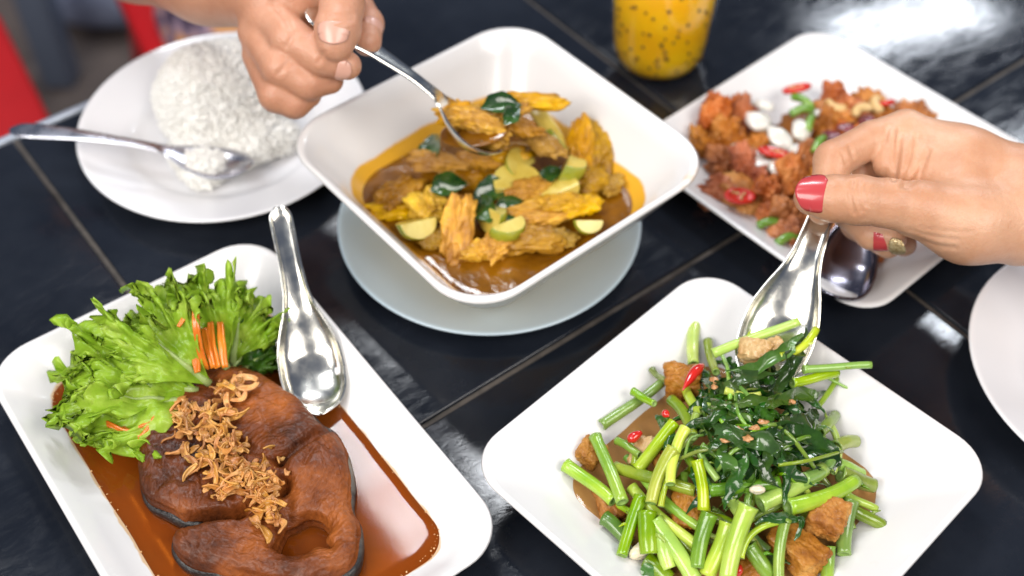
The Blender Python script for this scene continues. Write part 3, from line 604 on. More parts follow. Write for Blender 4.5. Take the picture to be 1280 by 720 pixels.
# ------------------------------------------------------------------ greens plate
GC = G(930, 575, .02)
def zp(px, py):
    """height of the heap of greens where the photograph shows it"""
    z = .02
    for _ in range(4):
        p = G(px, py, z); q = p - V(*GC.xy, p.z); z = .0105 + .032 * math.exp(-((q.x / .046) ** 2 + ((q.y - .004) / .045) ** 2))
    return z
def on(px, py, dz=0.0): return G(px, py, zp(px, py) + dz)
M['greens_sauce'] = film('brown_gravy', (.86, .62, .36), (.48, .25, .085), .38, .06)
sg = G(900, 590, .009)
o = liquid('gravy', (GP['c'][0] - .002, GP['c'][1] - .002), GP['a'], .066, .066, .034, .0104, M['greens_sauce'], .0035, 12, edge=.0011, ripple=.0003); tag(o, 'thin brown gravy under the green stems', 'gravy', kind='stuff')
def stem_mat(name, c1, c2, c3):
    m = mat(name, c1, .24, c2, nscale=38, ramp=(.3, .7), col3=c3, coat=.4, coat_rough=.07, sss=.12, sss_rad=(.002, .003, .0008), bump=.4, bscale=200, bdist=.0008, vary=.9); return m
M['stem'] = stem_mat('green_stem', (0.17, 0.34, 0.010), (0.42, 0.56, 0.045), (0.28, 0.45, 0.02))
M['stem_pale'] = stem_mat('pale_stem', (0.30, 0.48, 0.025), (0.52, 0.64, 0.10), (0.41, 0.56, 0.05))
M['stem_dark'] = stem_mat('dark_stem', (0.09, 0.19, 0.010), (0.23, 0.36, 0.03), (0.15, 0.26, 0.014))
M['pith'] = mat('stem_inside', (0.20, 0.34, 0.06), .4, (.3, .44, .12), nscale=60)
S = [  # px1, py1, px2, py2, radius, dz1, dz2, kind, bend, what sets it apart
 (891, 442, 999, 401, .0029, .026, .040, 'p', 0, 'long pale stem lying across the held spoon'),
 (869, 402, 867, 456, .0040, .006, .008, 's', 0, 'thick upright stem leaning on the plate wall left of the spoon'),
 (885, 428, 895, 466, .0029, .006, .012, 's', .05, 'short slanted stem between the upright stem and the spoon'),
 (1004, 462, 1089, 457, .0024, .034, .036, 's', -.04, 'stem sticking out furthest right from the spoon load'),
 (990, 478, 1046, 466, .0031, .028, .028, 's', .0, 'stem lying just under the furthest sticking-out one'),
 (1022, 508, 1052, 462, .0018, .008, .014, 'd', .06, 'thin olive stem rising behind the leaves on the right'),
 (1024, 540, 1044, 518, .0036, .004, .002, 's', 0, 'stub of stem right of the dark leaves'),
 (752, 532, 827, 478, .0033, .003, .006, 'd', .03, 'olive stem along the upper left edge of the gravy'),
 (791, 490, 818, 505, .0024, .010, .010, 's', 0, 'short stem crossing the olive stem at upper left'),
 (815, 462, 832, 476, .0022, .006, .008, 'd', 0, 'small dark stem end above the chili and pork'),
 (847, 560, 870, 518, .0026, .012, .014, 'p', .12, 'bent stem arching beside the chili'),
 (797, 586, 843, 528, .0038, .009, .013, 'p', 0, 'thick bright stem rising to the right in the upper left of the heap'),
 (882, 505, 940, 532, .0014, .016, .012, 's', -.1, 'thin stem arching over the leaves'),
 (882, 521, 914, 561, .0018, .014, .010, 'd', -.08, 'thin dark stem running down through the leaves'),
 (906, 489, 951, 493, .0021, .016, .016, 'p', .05, 'short pale stem amid the dark leaves'),
 (974, 447, 1020, 412, .0027, .034, .038, 'p', .1, 'stem curling over the right rim of the held spoon'),
 (707, 581, 767, 627, .0041, .006, .008, 's', 0, 'thick stem at the far left of the heap'),
 (744, 545, 778, 628, .0038, .011, .012, 's', -.04, 'stem leaning across the leftmost thick one'),
 (769, 584, 870, 613, .0036, .008, .008, 's', .03, 'long stem lying level at the left centre'),
 (771, 551, 800, 568, .0023, .007, .007, 's', 0, 'short thin stem near the red chili bit'),
 (842, 562, 814, 629, .0038, .017, .015, 'p', .03, 'glossy stem on top of the level one at left'),
 (857, 536, 838, 606, .0032, .016, .018, 'p', .1, 'curved stem bending from the leaves to lower left'),
 (789, 609, 872, 683, .0034, .007, .008, 's', .02, 'stem running to the lower right below the level one'),
 (871, 574, 879, 638, .0034, .015, .012, 's', -.06, 'stem pointing at the viewer below the leaves'),
 (887, 612, 974, 602, .0038, .011, .010, 'd', .06, 'stem crossing the centre below the dark leaves'),
 (950, 630, 1030, 585, .0047, .010, .010, 's', .0, 'thick stem with a broken side shoot right of centre'),
 (984, 635, 1070, 600, .0045, .011, .010, 's', .05, 'thick stem just above the crispy pork'),
 (908, 617, 931, 652, .0036, .009, .007, 's', 0, 'short stem behind the front thick stem'),
 (936, 632, 909, 724, .0052, .016, .010, 'p', 0, 'thickest front stem with a cut end facing up'),
 (818, 650, 868, 726, .0048, .010, .006, 's', 0, 'thick stem at the lower left front'),
 (809, 640, 812, 692, .0055, .011, .008, 's', .02, 'very thick short stem over the garlic clove'),
 (826, 672, 837, 710, .0042, .009, .006, 's', 0, 'stub of stem right of the garlic clove'),
 (756, 648, 786, 677, .0042, .004, .004, 'd', 0, 'olive stem half sunk in gravy at lower left'),
 (801, 622, 777, 695, .0036, .010, .007, 's', 0, 'stem slanting down at the left of the garlic clove'),
 (887, 642, 871, 711, .0046, .011, .008, 'd', .03, 'dark stem hanging down at the front centre'),
 (911, 653, 883, 720, .0050, .010, .006, 's', 0, 'thick stem left of the front cut stem'),
 (936, 680, 962, 719, .0047, .008, .004, 'd', 0, 'thick stem right of the front cut stem'),
 (983, 648, 974, 724, .0031, .013, .008, 's', .06, 'slim stem hanging straight down before the pork'),
 (926, 698, 973, 652, .0018, .012, .013, 's', -.16, 'thin looped stem curling at front right'),
 (1062, 628, 1055, 693, .0046, .006, .003, 'd', 0, 'thick stem standing right of the crispy pork'),
 (1034, 684, 1033, 726, .0041, .004, .002, 's', 0, 'stem end cut by the bottom edge below the pork'),
 (1056, 617, 1095, 637, .0025, .007, .004, 's', 0, 'slim stem poking out at right above the darkest ones'),
 (1066, 636, 1103, 657, .0038, .004, .002, 'd', 0, 'lowest dark stem poking out at the right'),
 (1045, 558, 1070, 551, .0040, .004, .003, 's', 0, 'stem stub poking out at the upper right'),
 (1048, 580, 1078, 592, .0036, .005, .002, 's', 0, 'stem poking out below the upper right stub'),
 (1050, 592, 1093, 607, .0048, .003, .001, 'd', 0, 'dark thick stem half sunk at the right'),
 (826, 634, 835, 598, .0017, .014, .016, 's', 0, 'thin sliver of stem beside the glossy one at left'),
 (877, 556, 918, 594, .0016, .017, .012, 'd', -.1, 'thin tendril stem below the leaves'),
 (875, 564, 897, 600, .0022, .013, .011, 's', .06, 'slim stem tucked under the tendril'),
 (809, 699, 835, 724, .0050, .003, .002, 'd', 0, 'olive stem at the bottom edge below the garlic'),
 (838, 660, 872, 694, .0042, .004, .003, 'd', 0, 'shadowed stem deep under the lower left ones'),
 (842, 690, 866, 726, .0036, .003, .002, 's', 0, 'stem lying low at the bottom edge left of centre'),
 (1004, 600, 1040, 575, .0034, .012, .009, 's', .05, 'stem between the two thick right-hand ones'),
 (930, 660, 960, 690, .0035, .001, .001, 'd', 0, 'buried stem right of the front cut stem'),
 (985, 540, 1030, 560, .0026, .014, .009, 's', .05, 'stem under the big dark leaf on the right'),
 (858, 470, 880, 520, .0030, .006, .010, 's', .05, 'stem standing behind the chili on the pork'),
 (840, 500, 866, 545, .0034, .008, .012, 's', -.05, 'stem tucked under the pork with chili'),
]
def stem(i, x1, y1, x2, y2, r, d1, d2, kind, bend, what):
    r *= .9; bend += .035 * math.sin(i * 2.3)
    a, b = on(x1, y1, d1), on(x2, y2, d2); L = (b - a).length; d = (b - a).normalized(); sd = d.cross(V(0, 0, 1)).normalized(); n = 16
    path = []; rad = []
    for k in range(n):
        u = k / (n - 1); p = a.lerp(b, u) + sd * (bend * L * 4 * u * (1 - u)) + V(0, 0, .0006 * math.sin(5 * u + i)); path.append(p); rad.append(r * (1 + .05 * math.sin(3.1 * u + i) + (.10 if k in (0,) else 0)) * (1 - .10 * u))
    o0 = a.lerp(b, .5); path = [p - o0 for p in path]
    # cut ends: a rim, then a short bore into the hollow stem
    v, f = tube(path, rad, 14, False); m_ = {'s': M['stem'], 'p': M['stem_pale'], 'd': M['stem_dark']}[kind]
    vv = [tuple(x) for x in v]; nn = 14; mi = [0] * len(f)
    for end, k0, sgn in ((0, 0, 1), (1, (n - 1) * nn, -1)):
        c = path[0] if end == 0 else path[-1]; t = (path[1] - path[0]).normalized() if end == 0 else (path[-2] - path[-1]).normalized()
        r1 = len(vv); ring_ = [Vector(vv[k0 + j]) for j in range(nn)]
        vv += [tuple(c + (q - c) * .62) for q in ring_]; r2 = len(vv); vv += [tuple(c + (q - c) * .55 + t * r * 1.5) for q in ring_]
        for j in range(nn):
            j2 = (j + 1) % nn; A_ = (k0 + j, k0 + j2, r1 + j2, r1 + j); B_ = (r1 + j, r1 + j2, r2 + j2, r2 + j)
            for q in (A_, B_): f.append(q if end else q[::-1]); mi.append(1)
        f.append(tuple(range(r2, r2 + nn))); mi.append(1)
    me = mesh('water_spinach_stalk', vv, f, [m_, M['pith']]); me.polygons.foreach_set('material_index', mi)
    o = link('water_spinach_stalk', me, loc=o0); tag(o, what if 'stem' in what else what + ' stem', 'stem', 'green stems heaped on the square plate')
    if i % 3 == 0:   # leaf scar / side shoot
        p = path[n // 2 + (i % 4) - 2]; dirn = (sd * (1 if i % 2 else -1) + V(0, 0, .7) + d * .6).normalized()
        v, f = tube([p, p + dirn * r * 1.3, p + dirn * r * 1.9 + d * r * .5], [r * .34, r * .24, r * .08], 7); obj('node', v, f, m_, o)
for i, t in enumerate(S): stem(i, *t)
for k in range(52):      # slimmer stalks filling the tangle
    a = random.uniform(0, 6.28); q = random.uniform(.25, .95); cx, cy = 915 + 165 * q * math.cos(a), 610 + 105 * q * math.sin(a)
    th = random.choice((1, 1, -1)) * random.gauss(1.0, .45); L = random.uniform(22, 48)
    if cy < 520 or cy + L * abs(math.sin(th)) > 735: continue
    dz = random.uniform(-.001, .007); stem(200 + k, cx - L * math.cos(th), cy - L * math.sin(th) * .75, cx + L * math.cos(th), cy + L * math.sin(th) * .75, random.uniform(.0014, .0030), dz, dz + random.uniform(-.003, .003), random.choice('sspd'), random.gauss(0, .10), 'slim green stem tangled low among the thick ones')

M['leaf'] = mat('wilted_leaf', (0.006, 0.030, 0.004), .20, (0.040, 0.135, 0.012), nscale=60, ramp=(.32, .72), coat=.75, coat_rough=.06, bump=.5, bscale=170, bdist=.0012, vary=.7)
M['leaf_b'] = mat('wilted_leaf_light', (0.018, 0.075, 0.006), .22, (0.085, 0.22, 0.02), nscale=50, ramp=(.32, .72), coat=.7, coat_rough=.06, bump=.5, bscale=170, bdist=.0012, vary=.7)
for k_ in ('leaf', 'leaf_b'): translucent(M[k_], .12)
lv = [  # hand-laid leaves: path with dz, width
 ([(905, 462, .024), (950, 458, .032), (985, 438, .038), (1000, 412, .040)], .006, 'dark leaf hanging over the edge of the held spoon'),
 ([(893, 480, .020), (935, 468, .028), (975, 464, .033), (1005, 440, .037)], .007, 'dark leaf draped below the spoon load'),
 ([(1010, 415, .038), (990, 450, .036), (970, 490, .022), (930, 520, .017)], .006, 'long twisted leaf running down from the spoon'),
 ([(900, 500, .017), (945, 505, .019), (1000, 495, .020), (1025, 505, .012)], .006, 'wide dark leaf across the top of the heap'),
 ([(960, 540, .017), (1000, 545, .016), (1035, 570, .012), (1042, 590, .008)], .011, 'broadest dark leaf folding down on the right'),
 ([(880, 530, .016), (920, 545, .018), (960, 560, .017), (1000, 590, .011)], .008, 'dark leaf across the middle of the heap'),
 ([(905, 590, .012), (920, 620, .012), (895, 640, .012)], .004, 'thin wet leaf strip over the crossing stem'),
 ([(940, 655, .014), (975, 642, .015), (1000, 652, .013), (990, 672, .010)], .005, 'curled leaf below the thick right-hand stem'),
 ([(822, 520, .010), (835, 545, .012), (825, 565, .010)], .006, 'small dark leaf tucked under the bent stem at left'),
 ([(830, 715, .006), (810, 720, .006), (800, 726, .005)], .006, 'leaf scrap at the bottom edge of the heap'),
 ([(975, 520, .019), (1000, 530, .018), (1020, 550, .014)], .009, 'folded leaf above the broadest dark leaf'),
 ([(870, 580, .012), (880, 610, .012), (862, 640, .009)], .005, 'leaf strip between two hanging stems at centre left'),
 ([(1000, 690, .004), (960, 700, .006), (940, 690, .008)], .006, 'leaf lying in gravy at the front right'),
]
def leaf(path, w, lab, seed, m):
    P = [on(*p) for p in path]; o0 = P[0].copy()
    A, F_ = ribbon([p - o0 for p in P], [w * .15, w * .8, w, w * .85, w * .5, w * .08], (random.uniform(-.5, .5), -.5, 1), random.uniform(-1.6, 1.6), random.uniform(-.7, .9), 9, .0026, seed, 30)
    A[:, 2] = np.maximum(A[:, 2], .007 - o0.z)
    o = obj('vegetable_leaf', A, F_, m, loc=o0); tag(o, lab, 'leaf', 'dark wilted leaves in the greens'); return o
for k, (p, w, lab) in enumerate(lv): leaf(p, w * (.62 if w < .009 else .6), lab, k, M['leaf'] if k % 3 else M['leaf_b'])
for k in range(80):
    a = random.uniform(0, 6.28); r = math.sqrt(random.random()); cx, cy = 950 + 78 * r * math.cos(a), 525 + 62 * r * math.sin(a)
    if cx < 900 and cy > 560: continue
    th = random.gauss(.45, .7); L = random.uniform(24, 52); dx, dy = L * math.cos(th), L * math.sin(th) * .8; z = random.uniform(.004, .0165)
    leaf([(cx - dx, cy - dy, z - .003), (cx, cy + random.uniform(-10, 10), z + .002), (cx + dx, cy + dy, z - .003)], random.uniform(.0018, .0042), 'narrow dark wilted leaf matted in the crown of the greens heap', 100 + k, random.choice((M['leaf'], M['leaf'], M['leaf_b'])))
for k in range(20):      # long limp leaves draped outward from the crown
    a = random.uniform(.2, 2.9) if k % 3 else random.uniform(0, 6.28); r0 = random.uniform(20, 50); r1 = r0 + random.uniform(50, 95); z = random.uniform(.011, .017); tw = random.uniform(-.5, .5)
    pts = [(945 + (r0 + (r1 - r0) * u) * math.cos(a + tw * u), 540 + .8 * (r0 + (r1 - r0) * u) * math.sin(a + tw * u), z - .004 * u) for u in (0, .33, .66, 1)]
    if max(p[1] for p in pts) > 705 or min(p[1] for p in pts) < 470: continue
    leaf(pts, random.uniform(.0016, .0034), 'long limp leaf draped from the dark crown over the stems', 400 + k, random.choice((M['leaf'], M['leaf_b'], M['leaf_b'])))
for k in range(22):   # thin leaf stalks through the crown
    cx, cy = random.gauss(945, 45), random.gauss(530, 38); th = random.gauss(.5, .8); L = random.uniform(20, 45); dx, dy = L * math.cos(th), L * math.sin(th) * .8
    z = random.uniform(.012, .020); P = smooth_path([on(cx - dx, cy - dy, z - .005), on(cx + random.uniform(-8, 8), cy + random.uniform(-12, 4), z), on(cx + dx, cy + dy, z - .005)], 12); o0 = P[6].copy()
    v, f = tube([p - o0 for p in P], [random.uniform(.0007, .0013)] * 12, 7); o = obj('leaf_stalk', v, f, random.choice((M['stem'], M['stem_dark'])), loc=o0); tag(o, 'thin green leaf stalk threaded through the dark leaves', 'stalk', 'leaf stalks in the greens')

M['pork'] = mat('crispy_pork', (0.20, 0.060, 0.006), .40, (0.62, 0.34, 0.09), nscale=70, ramp=(.32, .70), col3=(0.42, 0.17, 0.024), bump=.8, bscale=330, bdist=.0016, coat=.14, coat_rough=.12, vary=.1, spec=.22)
M['pork_pale'] = mat('pork_pale', (0.46, 0.24, 0.07), .34, (0.74, 0.54, 0.26), nscale=80, bump=.8, bscale=260, bdist=.002, coat=.3, coat_rough=.1)
M['chili'] = mat('red_chili', (0.45, 0.006, 0.010), .15, (0.62, 0.025, 0.012), nscale=30, coat=.6)
M['garlic'] = mat('garlic', (0.70, 0.58, 0.40), .3, (0.78, 0.70, 0.55), nscale=25, sss=.2, coat=.3)
pk = [(853, 478, .013, (.0095, .0070, .0080), 'p', 'pork piece with a red chili lying on it'), (738, 566, .005, (.0065, .0060, .0055), 'p', 'small pork piece at the far left of the heap'), (762, 628, .004, (.0085, .0060, .0050), 'p', 'pork piece under the leftmost thick stem'),
      (858, 636, .006, (.0100, .0070, .0060), 'p', 'pork piece between stems at the centre'), (946, 441, .034, (.0085, .0055, .0055), 'w', 'pale pork piece carried on the held spoon'), (970, 434, .037, (.0045, .0045, .0045), 'w', 'browned pork knob at the edge of the held spoon'),
      (1034, 648, .011, (.0090, .0085, .0075), 'p', 'big crispy pork cube at the right front'), (995, 686, .006, (.0130, .0085, .0060), 'p', 'crispy pork slab below the big cube'), (803, 566, .005, (.0085, .0050, .0035), 'w', 'thin grey-brown meat slice near the chili bit'),
      (825, 577, .006, (.0060, .0035, .0030), 'p', 'browned meat edge beside the thin slice'), (940, 705, .003, (.0085, .0060, .0045), 'p', 'pork piece sunk at the front bottom'), (845, 655, .002, (.0060, .0050, .0040), 'p', 'pork scrap in shadow left of centre')]
for k, (px, py, dz, sz, kd, lab) in enumerate(pk):
    me = chunk('pork_piece', M['pork'] if kd == 'p' else M['pork_pale'], sz, 40 + k, 7.0, .16, .085, 7, 5)
    put('pork_piece', me, on(px, py, dz - .003), (random.uniform(-.4, .4), random.uniform(-.4, .4), random.uniform(0, 3)), lab, 'pork', 'pork pieces in the greens')
def chili_strip(path, r, lab, zf=on):
    P = smooth_path([zf(*p) for p in path], 14); o0 = P[0].copy(); v, f = tube([p - o0 for p in P], [r * max(.12, math.sin(math.pi * min(.96, .12 + .86 * k / 13))) for k in range(14)], 9)
    o = obj('chili', np.array([x[:] for x in v]) * 1.0, f, M['chili'], loc=o0); tag(o, lab, 'chili', 'red chilies in the greens'); return o
chili_strip([(879, 456, .021), (868, 466, .022), (853, 488, .019)], .0030, 'long red chili lying on the pork piece')
chili_strip([(802, 540, .011), (790, 548, .011), (785, 553, .010)], .0028, 'small red chili bit at the left of the greens')
chili_strip([(829, 514, .016), (836, 521, .015)], .0022, 'orange-red chili speck below the pork')
chili_strip([(925, 706, .006), (922, 722, .005)], .0020, 'red chili sliver beside the front thick stem')
gm = chunk('garlic_clove', M['garlic'], (.0065, .0038, .0036), 61, 2.4, .15, .02, 4, 4)
put('garlic_clove', gm, on(802, 688, .004), (.1, .2, .6), 'whole pale garlic clove under the very thick stem', 'garlic', 'garlic in the greens')
put('garlic_clove', gm, on(947, 612, .015), (.1, .1, .1), 'small garlic sliver on the crossing stem', 'garlic', 'garlic in the greens', .55)
M['bit'] = mat('fried_bit', (0.42, 0.17, 0.05), .4, (0.66, 0.36, 0.15), nscale=90, coat=.3)
for k, (px, py) in enumerate([(893, 475), (893, 484), (925, 537), (945, 535), (953, 528), (906, 551), (935, 548), (990, 502)]):
    o = put('fried_garlic_bit', chunk('fried_garlic_bit', M['bit'], (random.uniform(.0014, .003), random.uniform(.0009, .0018), .0008), 70 + k, 2.5, .6, .3, 3, 3), on(px, py, .0195), (random.uniform(-.3, .3), .2, random.uniform(0, 3)), 'tiny fried garlic bit stuck to the dark leaves', 'garlic bit', 'fried garlic bits on the greens')

# ------------------------------------------------------------------ curry bowl
ZS = 0.0295                                                     # level of the curry
M['curry'] = mat('curry_sauce', (0.105, 0.036, 0.002), .10, (0.29, 0.115, 0.004), nscale=38, ramp=(.32, .7), coat=.35, coat_rough=.03, bump=.5, bscale=110, bdist=.0016)
M['curry_chicken'] = mat('curry_chicken', (0.22, 0.080, 0.001), .34, (0.80, 0.46, 0.004), nscale=75, ramp=(.3, .7), col3=(0.54, 0.27, 0.002), bump=.7, bscale=240, bdist=.0016, coat=.14, coat_rough=.10, vary=.35, stretch=(.5, 1, 1), spec=.22)
M['curry_brown'] = mat('curry_chicken_brown', (0.17, 0.065, 0.003), .3, (0.52, 0.27, 0.008), nscale=60, ramp=(.3, .7), bump=.7, bscale=240, bdist=.0016, coat=.14, coat_rough=.10, vary=.35, spec=.22)
M['eggplant'] = mat('eggplant_skin', (0.17, 0.22, 0.010), .22, (0.36, 0.36, 0.03), nscale=30, ramp=(.35, .7), coat=.6, coat_rough=.08)
M['eggplant_in'] = mat('eggplant_flesh', (0.52, 0.36, 0.04), .32, (0.66, 0.55, 0.14), nscale=45, coat=.45, coat_rough=.1, bump=.3)
M['basil'] = mat('basil', (0.008, 0.035, 0.008), .22, (0.035, 0.10, 0.012), nscale=60, coat=.7, coat_rough=.06, bump=.4, bscale=150)
k_in = lambda z: np.interp(z, [.0075, .0155, .032, .052, .0625], [.044, .034, .022, .010, .0042])
hs = CB['h'] - float(k_in(ZS - CB['z0'])) + .0004
o = liquid('curry', CB['c'], CB['a'], hs, hs, .027, ZS, M['curry'], .0006, 21, edge=.0012, ripple=.0007); tag(o, 'oily brown-yellow curry filling the square bowl', 'curry', kind='stuff')
cc = [  # px, py, dz, half sizes, rot, kind, label
 (574, 284, .006, (.0190, .0082, .0070), (.15, -.5, 1.35), 'c', 'upright fibrous yellow chicken strip at the front left of the curry'),
 (745, 190, .007, (.0150, .0070, .0070), (.1, -.6, 1.8), 'b', 'dark browned chicken piece against the right wall of the bowl'),
 (500, 238, .002, (.0140, .0080, .0055), (.1, .1, .9), 'b', 'brown chicken piece near the left wall of the bowl'),
 (535, 255, .003, (.0110, .0080, .0060), (.1, .1, 2.0), 'c', 'lumpy yellow chicken piece left of the upright strip'),
 (668, 258, .006, (.0150, .0055, .0045), (.1, .1, .35), 'c', 'long chicken strip in the middle of the curry'),
 (682, 272, .006, (.0140, .0048, .0045), (.1, .1, .25), 'c', 'narrow chicken strip just below the middle one'),
 (660, 298, .004, (.0170, .0075, .0060), (.1, .1, .15), 'b', 'ragged chicken piece low in the front of the curry'),
 (625, 302, .004, (.0110, .0070, .0060), (.1, .2, 1.0), 'c', 'yellow chicken lump beside the front ragged piece'),
 (722, 258, .004, (.0120, .0070, .0050), (.1, .1, .5), 'c', 'chicken piece near the right side of the curry'),
 (735, 225, .003, (.0100, .0080, .0050), (.1, .1, .8), 'b', 'brown chicken piece below the one on the right wall'),
 (545, 300, .001, (.0100, .0060, .0035), (.1, .1, .3), 'b', 'sunken chicken scrap at the left front'),
 (700, 300, .001, (.0100, .0060, .0040), (.1, .1, .3), 'b', 'sunken chicken scrap at the right front'),
 (590, 222, .002, (.0130, .0070, .0050), (.1, .1, .2), 'b', 'chicken piece half under sauce below the held spoon'),
 (500, 265, .000, (.0120, .0055, .0035), (.1, .1, .1), 'c', 'flat chicken strip at the far left of the curry'),
 (640, 190, .016, (.0150, .0060, .0050), (.1, .15, .1), 'c', 'chicken strip just in front of the held spoon tip'),
 (600, 200, .012, (.0130, .0055, .0045), (.1, .1, -.3), 'b', 'brown chicken strip under the near side of the held spoon'),
 (725, 180, .015, (.0140, .0055, .0055), (.1, -.4, 1.5), 'c', 'chicken strip left of the dark piece on the right wall'),
 (660, 240, .010, (.0110, .0050, .0045), (.1, .1, .6), 'c', 'yellow chicken bit under the bright green eggplant'),
 (700, 255, .009, (.0120, .0045, .0040), (.1, .1, .3), 'c', 'thin chicken strip on the right of centre'),
 (560, 205, .008, (.0150, .0060, .0045), (.1, .1, -.1), 'b', 'brown chicken piece behind the left basil leaf'),
 (600, 315, .002, (.0100, .0045, .0035), (.1, .1, .2), 'c', 'small chicken shred floating at the very front'),
 (765, 230, .001, (.0090, .0060, .0040), (.1, .1, 1.2), 'b', 'chicken scrap in the right corner of the curry'),
]
for k, (px, py, dz, sz, rt, kd, lab) in enumerate(cc):
    me = chunk('chicken_piece', M['curry_chicken'] if kd == 'c' else M['curry_brown'], [q * 1.12 for q in sz], 200 + k, 2.8, .40, .15, 5, 5, fibre=.10)
    put('chicken_piece', me, G(px, py, ZS + dz + .0015), rt, lab, 'chicken', 'chicken pieces in the curry')
def wedge(name, r, seed):
    v, f = _ico[5]; p = v * np.array((1.0, .95, .92)); p = p * (1 + .03 * fbm(v, 1.6, seed, 2)[:, None])
    a = np.array((0, .25, .968)); b = np.array((0, -.90, .44))       # two cut faces
    for n_, off in ((a, .04), (b, .30)):
        d_ = p @ n_ - off; p = p - np.clip(d_, 0, None)[:, None] * n_[None, :]
    p = p * r; me = mesh(name, p, f, [M['eggplant'], M['eggplant_in']]); 
    nr = np.array([q.normal[:] for q in me.polygons]); inn = ((nr @ a) > .97) | ((nr @ b) > .97); me.polygons.foreach_set('material_index', inn.astype(int)); return me
eg = [(648, 229, .006, .0135, (.5, .1, .1), 'bright green eggplant half in the centre of the curry'), (708, 205, .007, .0120, (-.9, .4, 1.4), 'green eggplant wedge right of the centre, skin side up'), (652, 205, .008, .0100, (.9, .2, .9), 'eggplant piece just below the held spoon'),
      (700, 236, .004, .0105, (.2, -.2, .4), 'eggplant wedge behind the long chicken strips'), (520, 277, .002, .0110, (-.4, .2, .5), 'pale eggplant wedge at the left front of the curry'), (612, 268, .003, .0100, (-.8, .3, 2.2), 'dark green eggplant piece right of the upright strip'),
      (632, 282, .005, .0105, (-1.1, .2, .7), 'eggplant wedge standing by the front chicken lump'), (735, 276, .001, .0080, (-.5, .2, .2), 'small eggplant bit at the right front'), (690, 172, .012, .0120, (-.6, .9, 1.0), 'eggplant wedge at the back of the curry near the pale slice')]
for k, (px, py, dz, r, rt, lab) in enumerate(eg): put('eggplant_piece', wedge('eggplant_piece', r * 1.1, 30 + k), G(px, py, ZS + dz + .009), rt, lab, 'eggplant', 'eggplant pieces in the curry')
me = chunk('eggplant_slice', M['eggplant_in'], (.0195, .0052, .0045), 81, 2.5, .10, .02, 5, 4); put('eggplant_slice', me, G(684, 158, ZS + .022), (.2, .35, -.95), 'long pale eggplant slice at the back of the curry', 'eggplant', 'eggplant pieces in the curry')
bl = [(540, 186, .006, .011, 1.5, 'dark basil leaf under the handle side of the held spoon'), (618, 240, .006, .010, .4, 'basil leaf beside the bright green eggplant'), (605, 262, .005, .009, 1.9, 'basil leaf right of the upright chicken strip'), (560, 232, .004, .009, .3, 'wet basil leaf left of centre in the curry'), (690, 220, .007, .007, .8, 'small basil leaf behind the green eggplant half'), (640, 262, .004, .009, .2, 'basil leaf under the centre eggplant')]
def basil(P0, w, ang, lab, seed, grp='basil leaves in the curry'):
    d = V(math.cos(ang), math.sin(ang), 0) * w * 1.3; A, F_ = ribbon([-d, V(0, 0, .002), d], [w * .1, w * .7, w * .8, w * .5, w * .06], (random.uniform(-.4, .4), -.5, 1), random.uniform(-.8, .8), .4, 9, .0012, seed, 22)
    o = obj('basil_leaf', A, F_, M['basil'], loc=P0); tag(o, lab, 'basil leaf', grp)
for k, (px, py, dz, w, an, lab) in enumerate(bl): basil(G(px, py, ZS + dz + .006), w, an, lab, 300 + k)
# load on the held spoon
sp = [(592, 146, .078, (.0150, .0062, .0050), (.1, .12, -.05), 'c', 'long yellow chicken strip on top of the held spoon'), (655, 128, .074, (.0200, .0052, .0040), (0, .05, .08), 'c', 'chicken strip lying along the far rim of the held spoon'), (610, 156, .078, (.0130, .0060, .0050), (.1, .1, -.3), 'c', 'curled chicken strip at the near side of the spoon load'),
      (645, 158, .072, (.0140, .0055, .0048), (.1, .1, -.3), 'b', 'brown chicken strip sliding off the spoon tip'), (680, 178, .058, (.0110, .0055, .0045), (.1, .2, -.7), 'b', 'chicken scrap beyond the spoon tip'), (568, 142, .078, (.0095, .0065, .0055), (.2, .1, .2), 'c', 'yellow chicken knob at the handle end of the spoon bowl'), (612, 174, .072, (.0120, .0048, .0040), (0, .1, -.45), 'b', 'wet chicken shred at the near spoon edge'), (632, 142, .078, (.0130, .0050, .0045), (.1, 0, .35), 'c', 'folded chicken strip in the middle of the spoon load')]
for k, (px, py, z, sz, rt, kd, lab) in enumerate(sp):
    put('chicken_strip', chunk('chicken_strip', M['curry_chicken'] if kd == 'c' else M['curry_brown'], [q * 1.15 for q in sz], 240 + k, 2.6, .40, .15, 5, 5, fibre=.12), G(px, py, z), rt, lab, 'chicken', 'chicken on the held spoon')
basil(G(628, 132, .085), .009, .2, 'crumpled basil leaf on the spoon load', 330, 'basil on the held spoon')
basil(G(640, 146, .084), .007, 1.0, 'small basil leaf between the strips on the spoon', 331, 'basil on the held spoon')
v0, f0 = _ico[5]; p = v0.copy(); p[:, 2] = np.where(p[:, 2] > 0, p[:, 2] * .28, p[:, 2]); me = mesh('curry_puddle', p * np.array((.021, .0135, .006)), f0, M['curry'])
q_ = cs_a.lerp(cs_b, .16); o = link('curry_puddle', me, loc=(q_.x, q_.y, q_.z - .0015), rot=(0, .25, math.atan2((cs_b - cs_a).y, (cs_b - cs_a).x))); tag(o, 'brown curry sauce pooled in the held spoon', 'curry', kind='stuff')

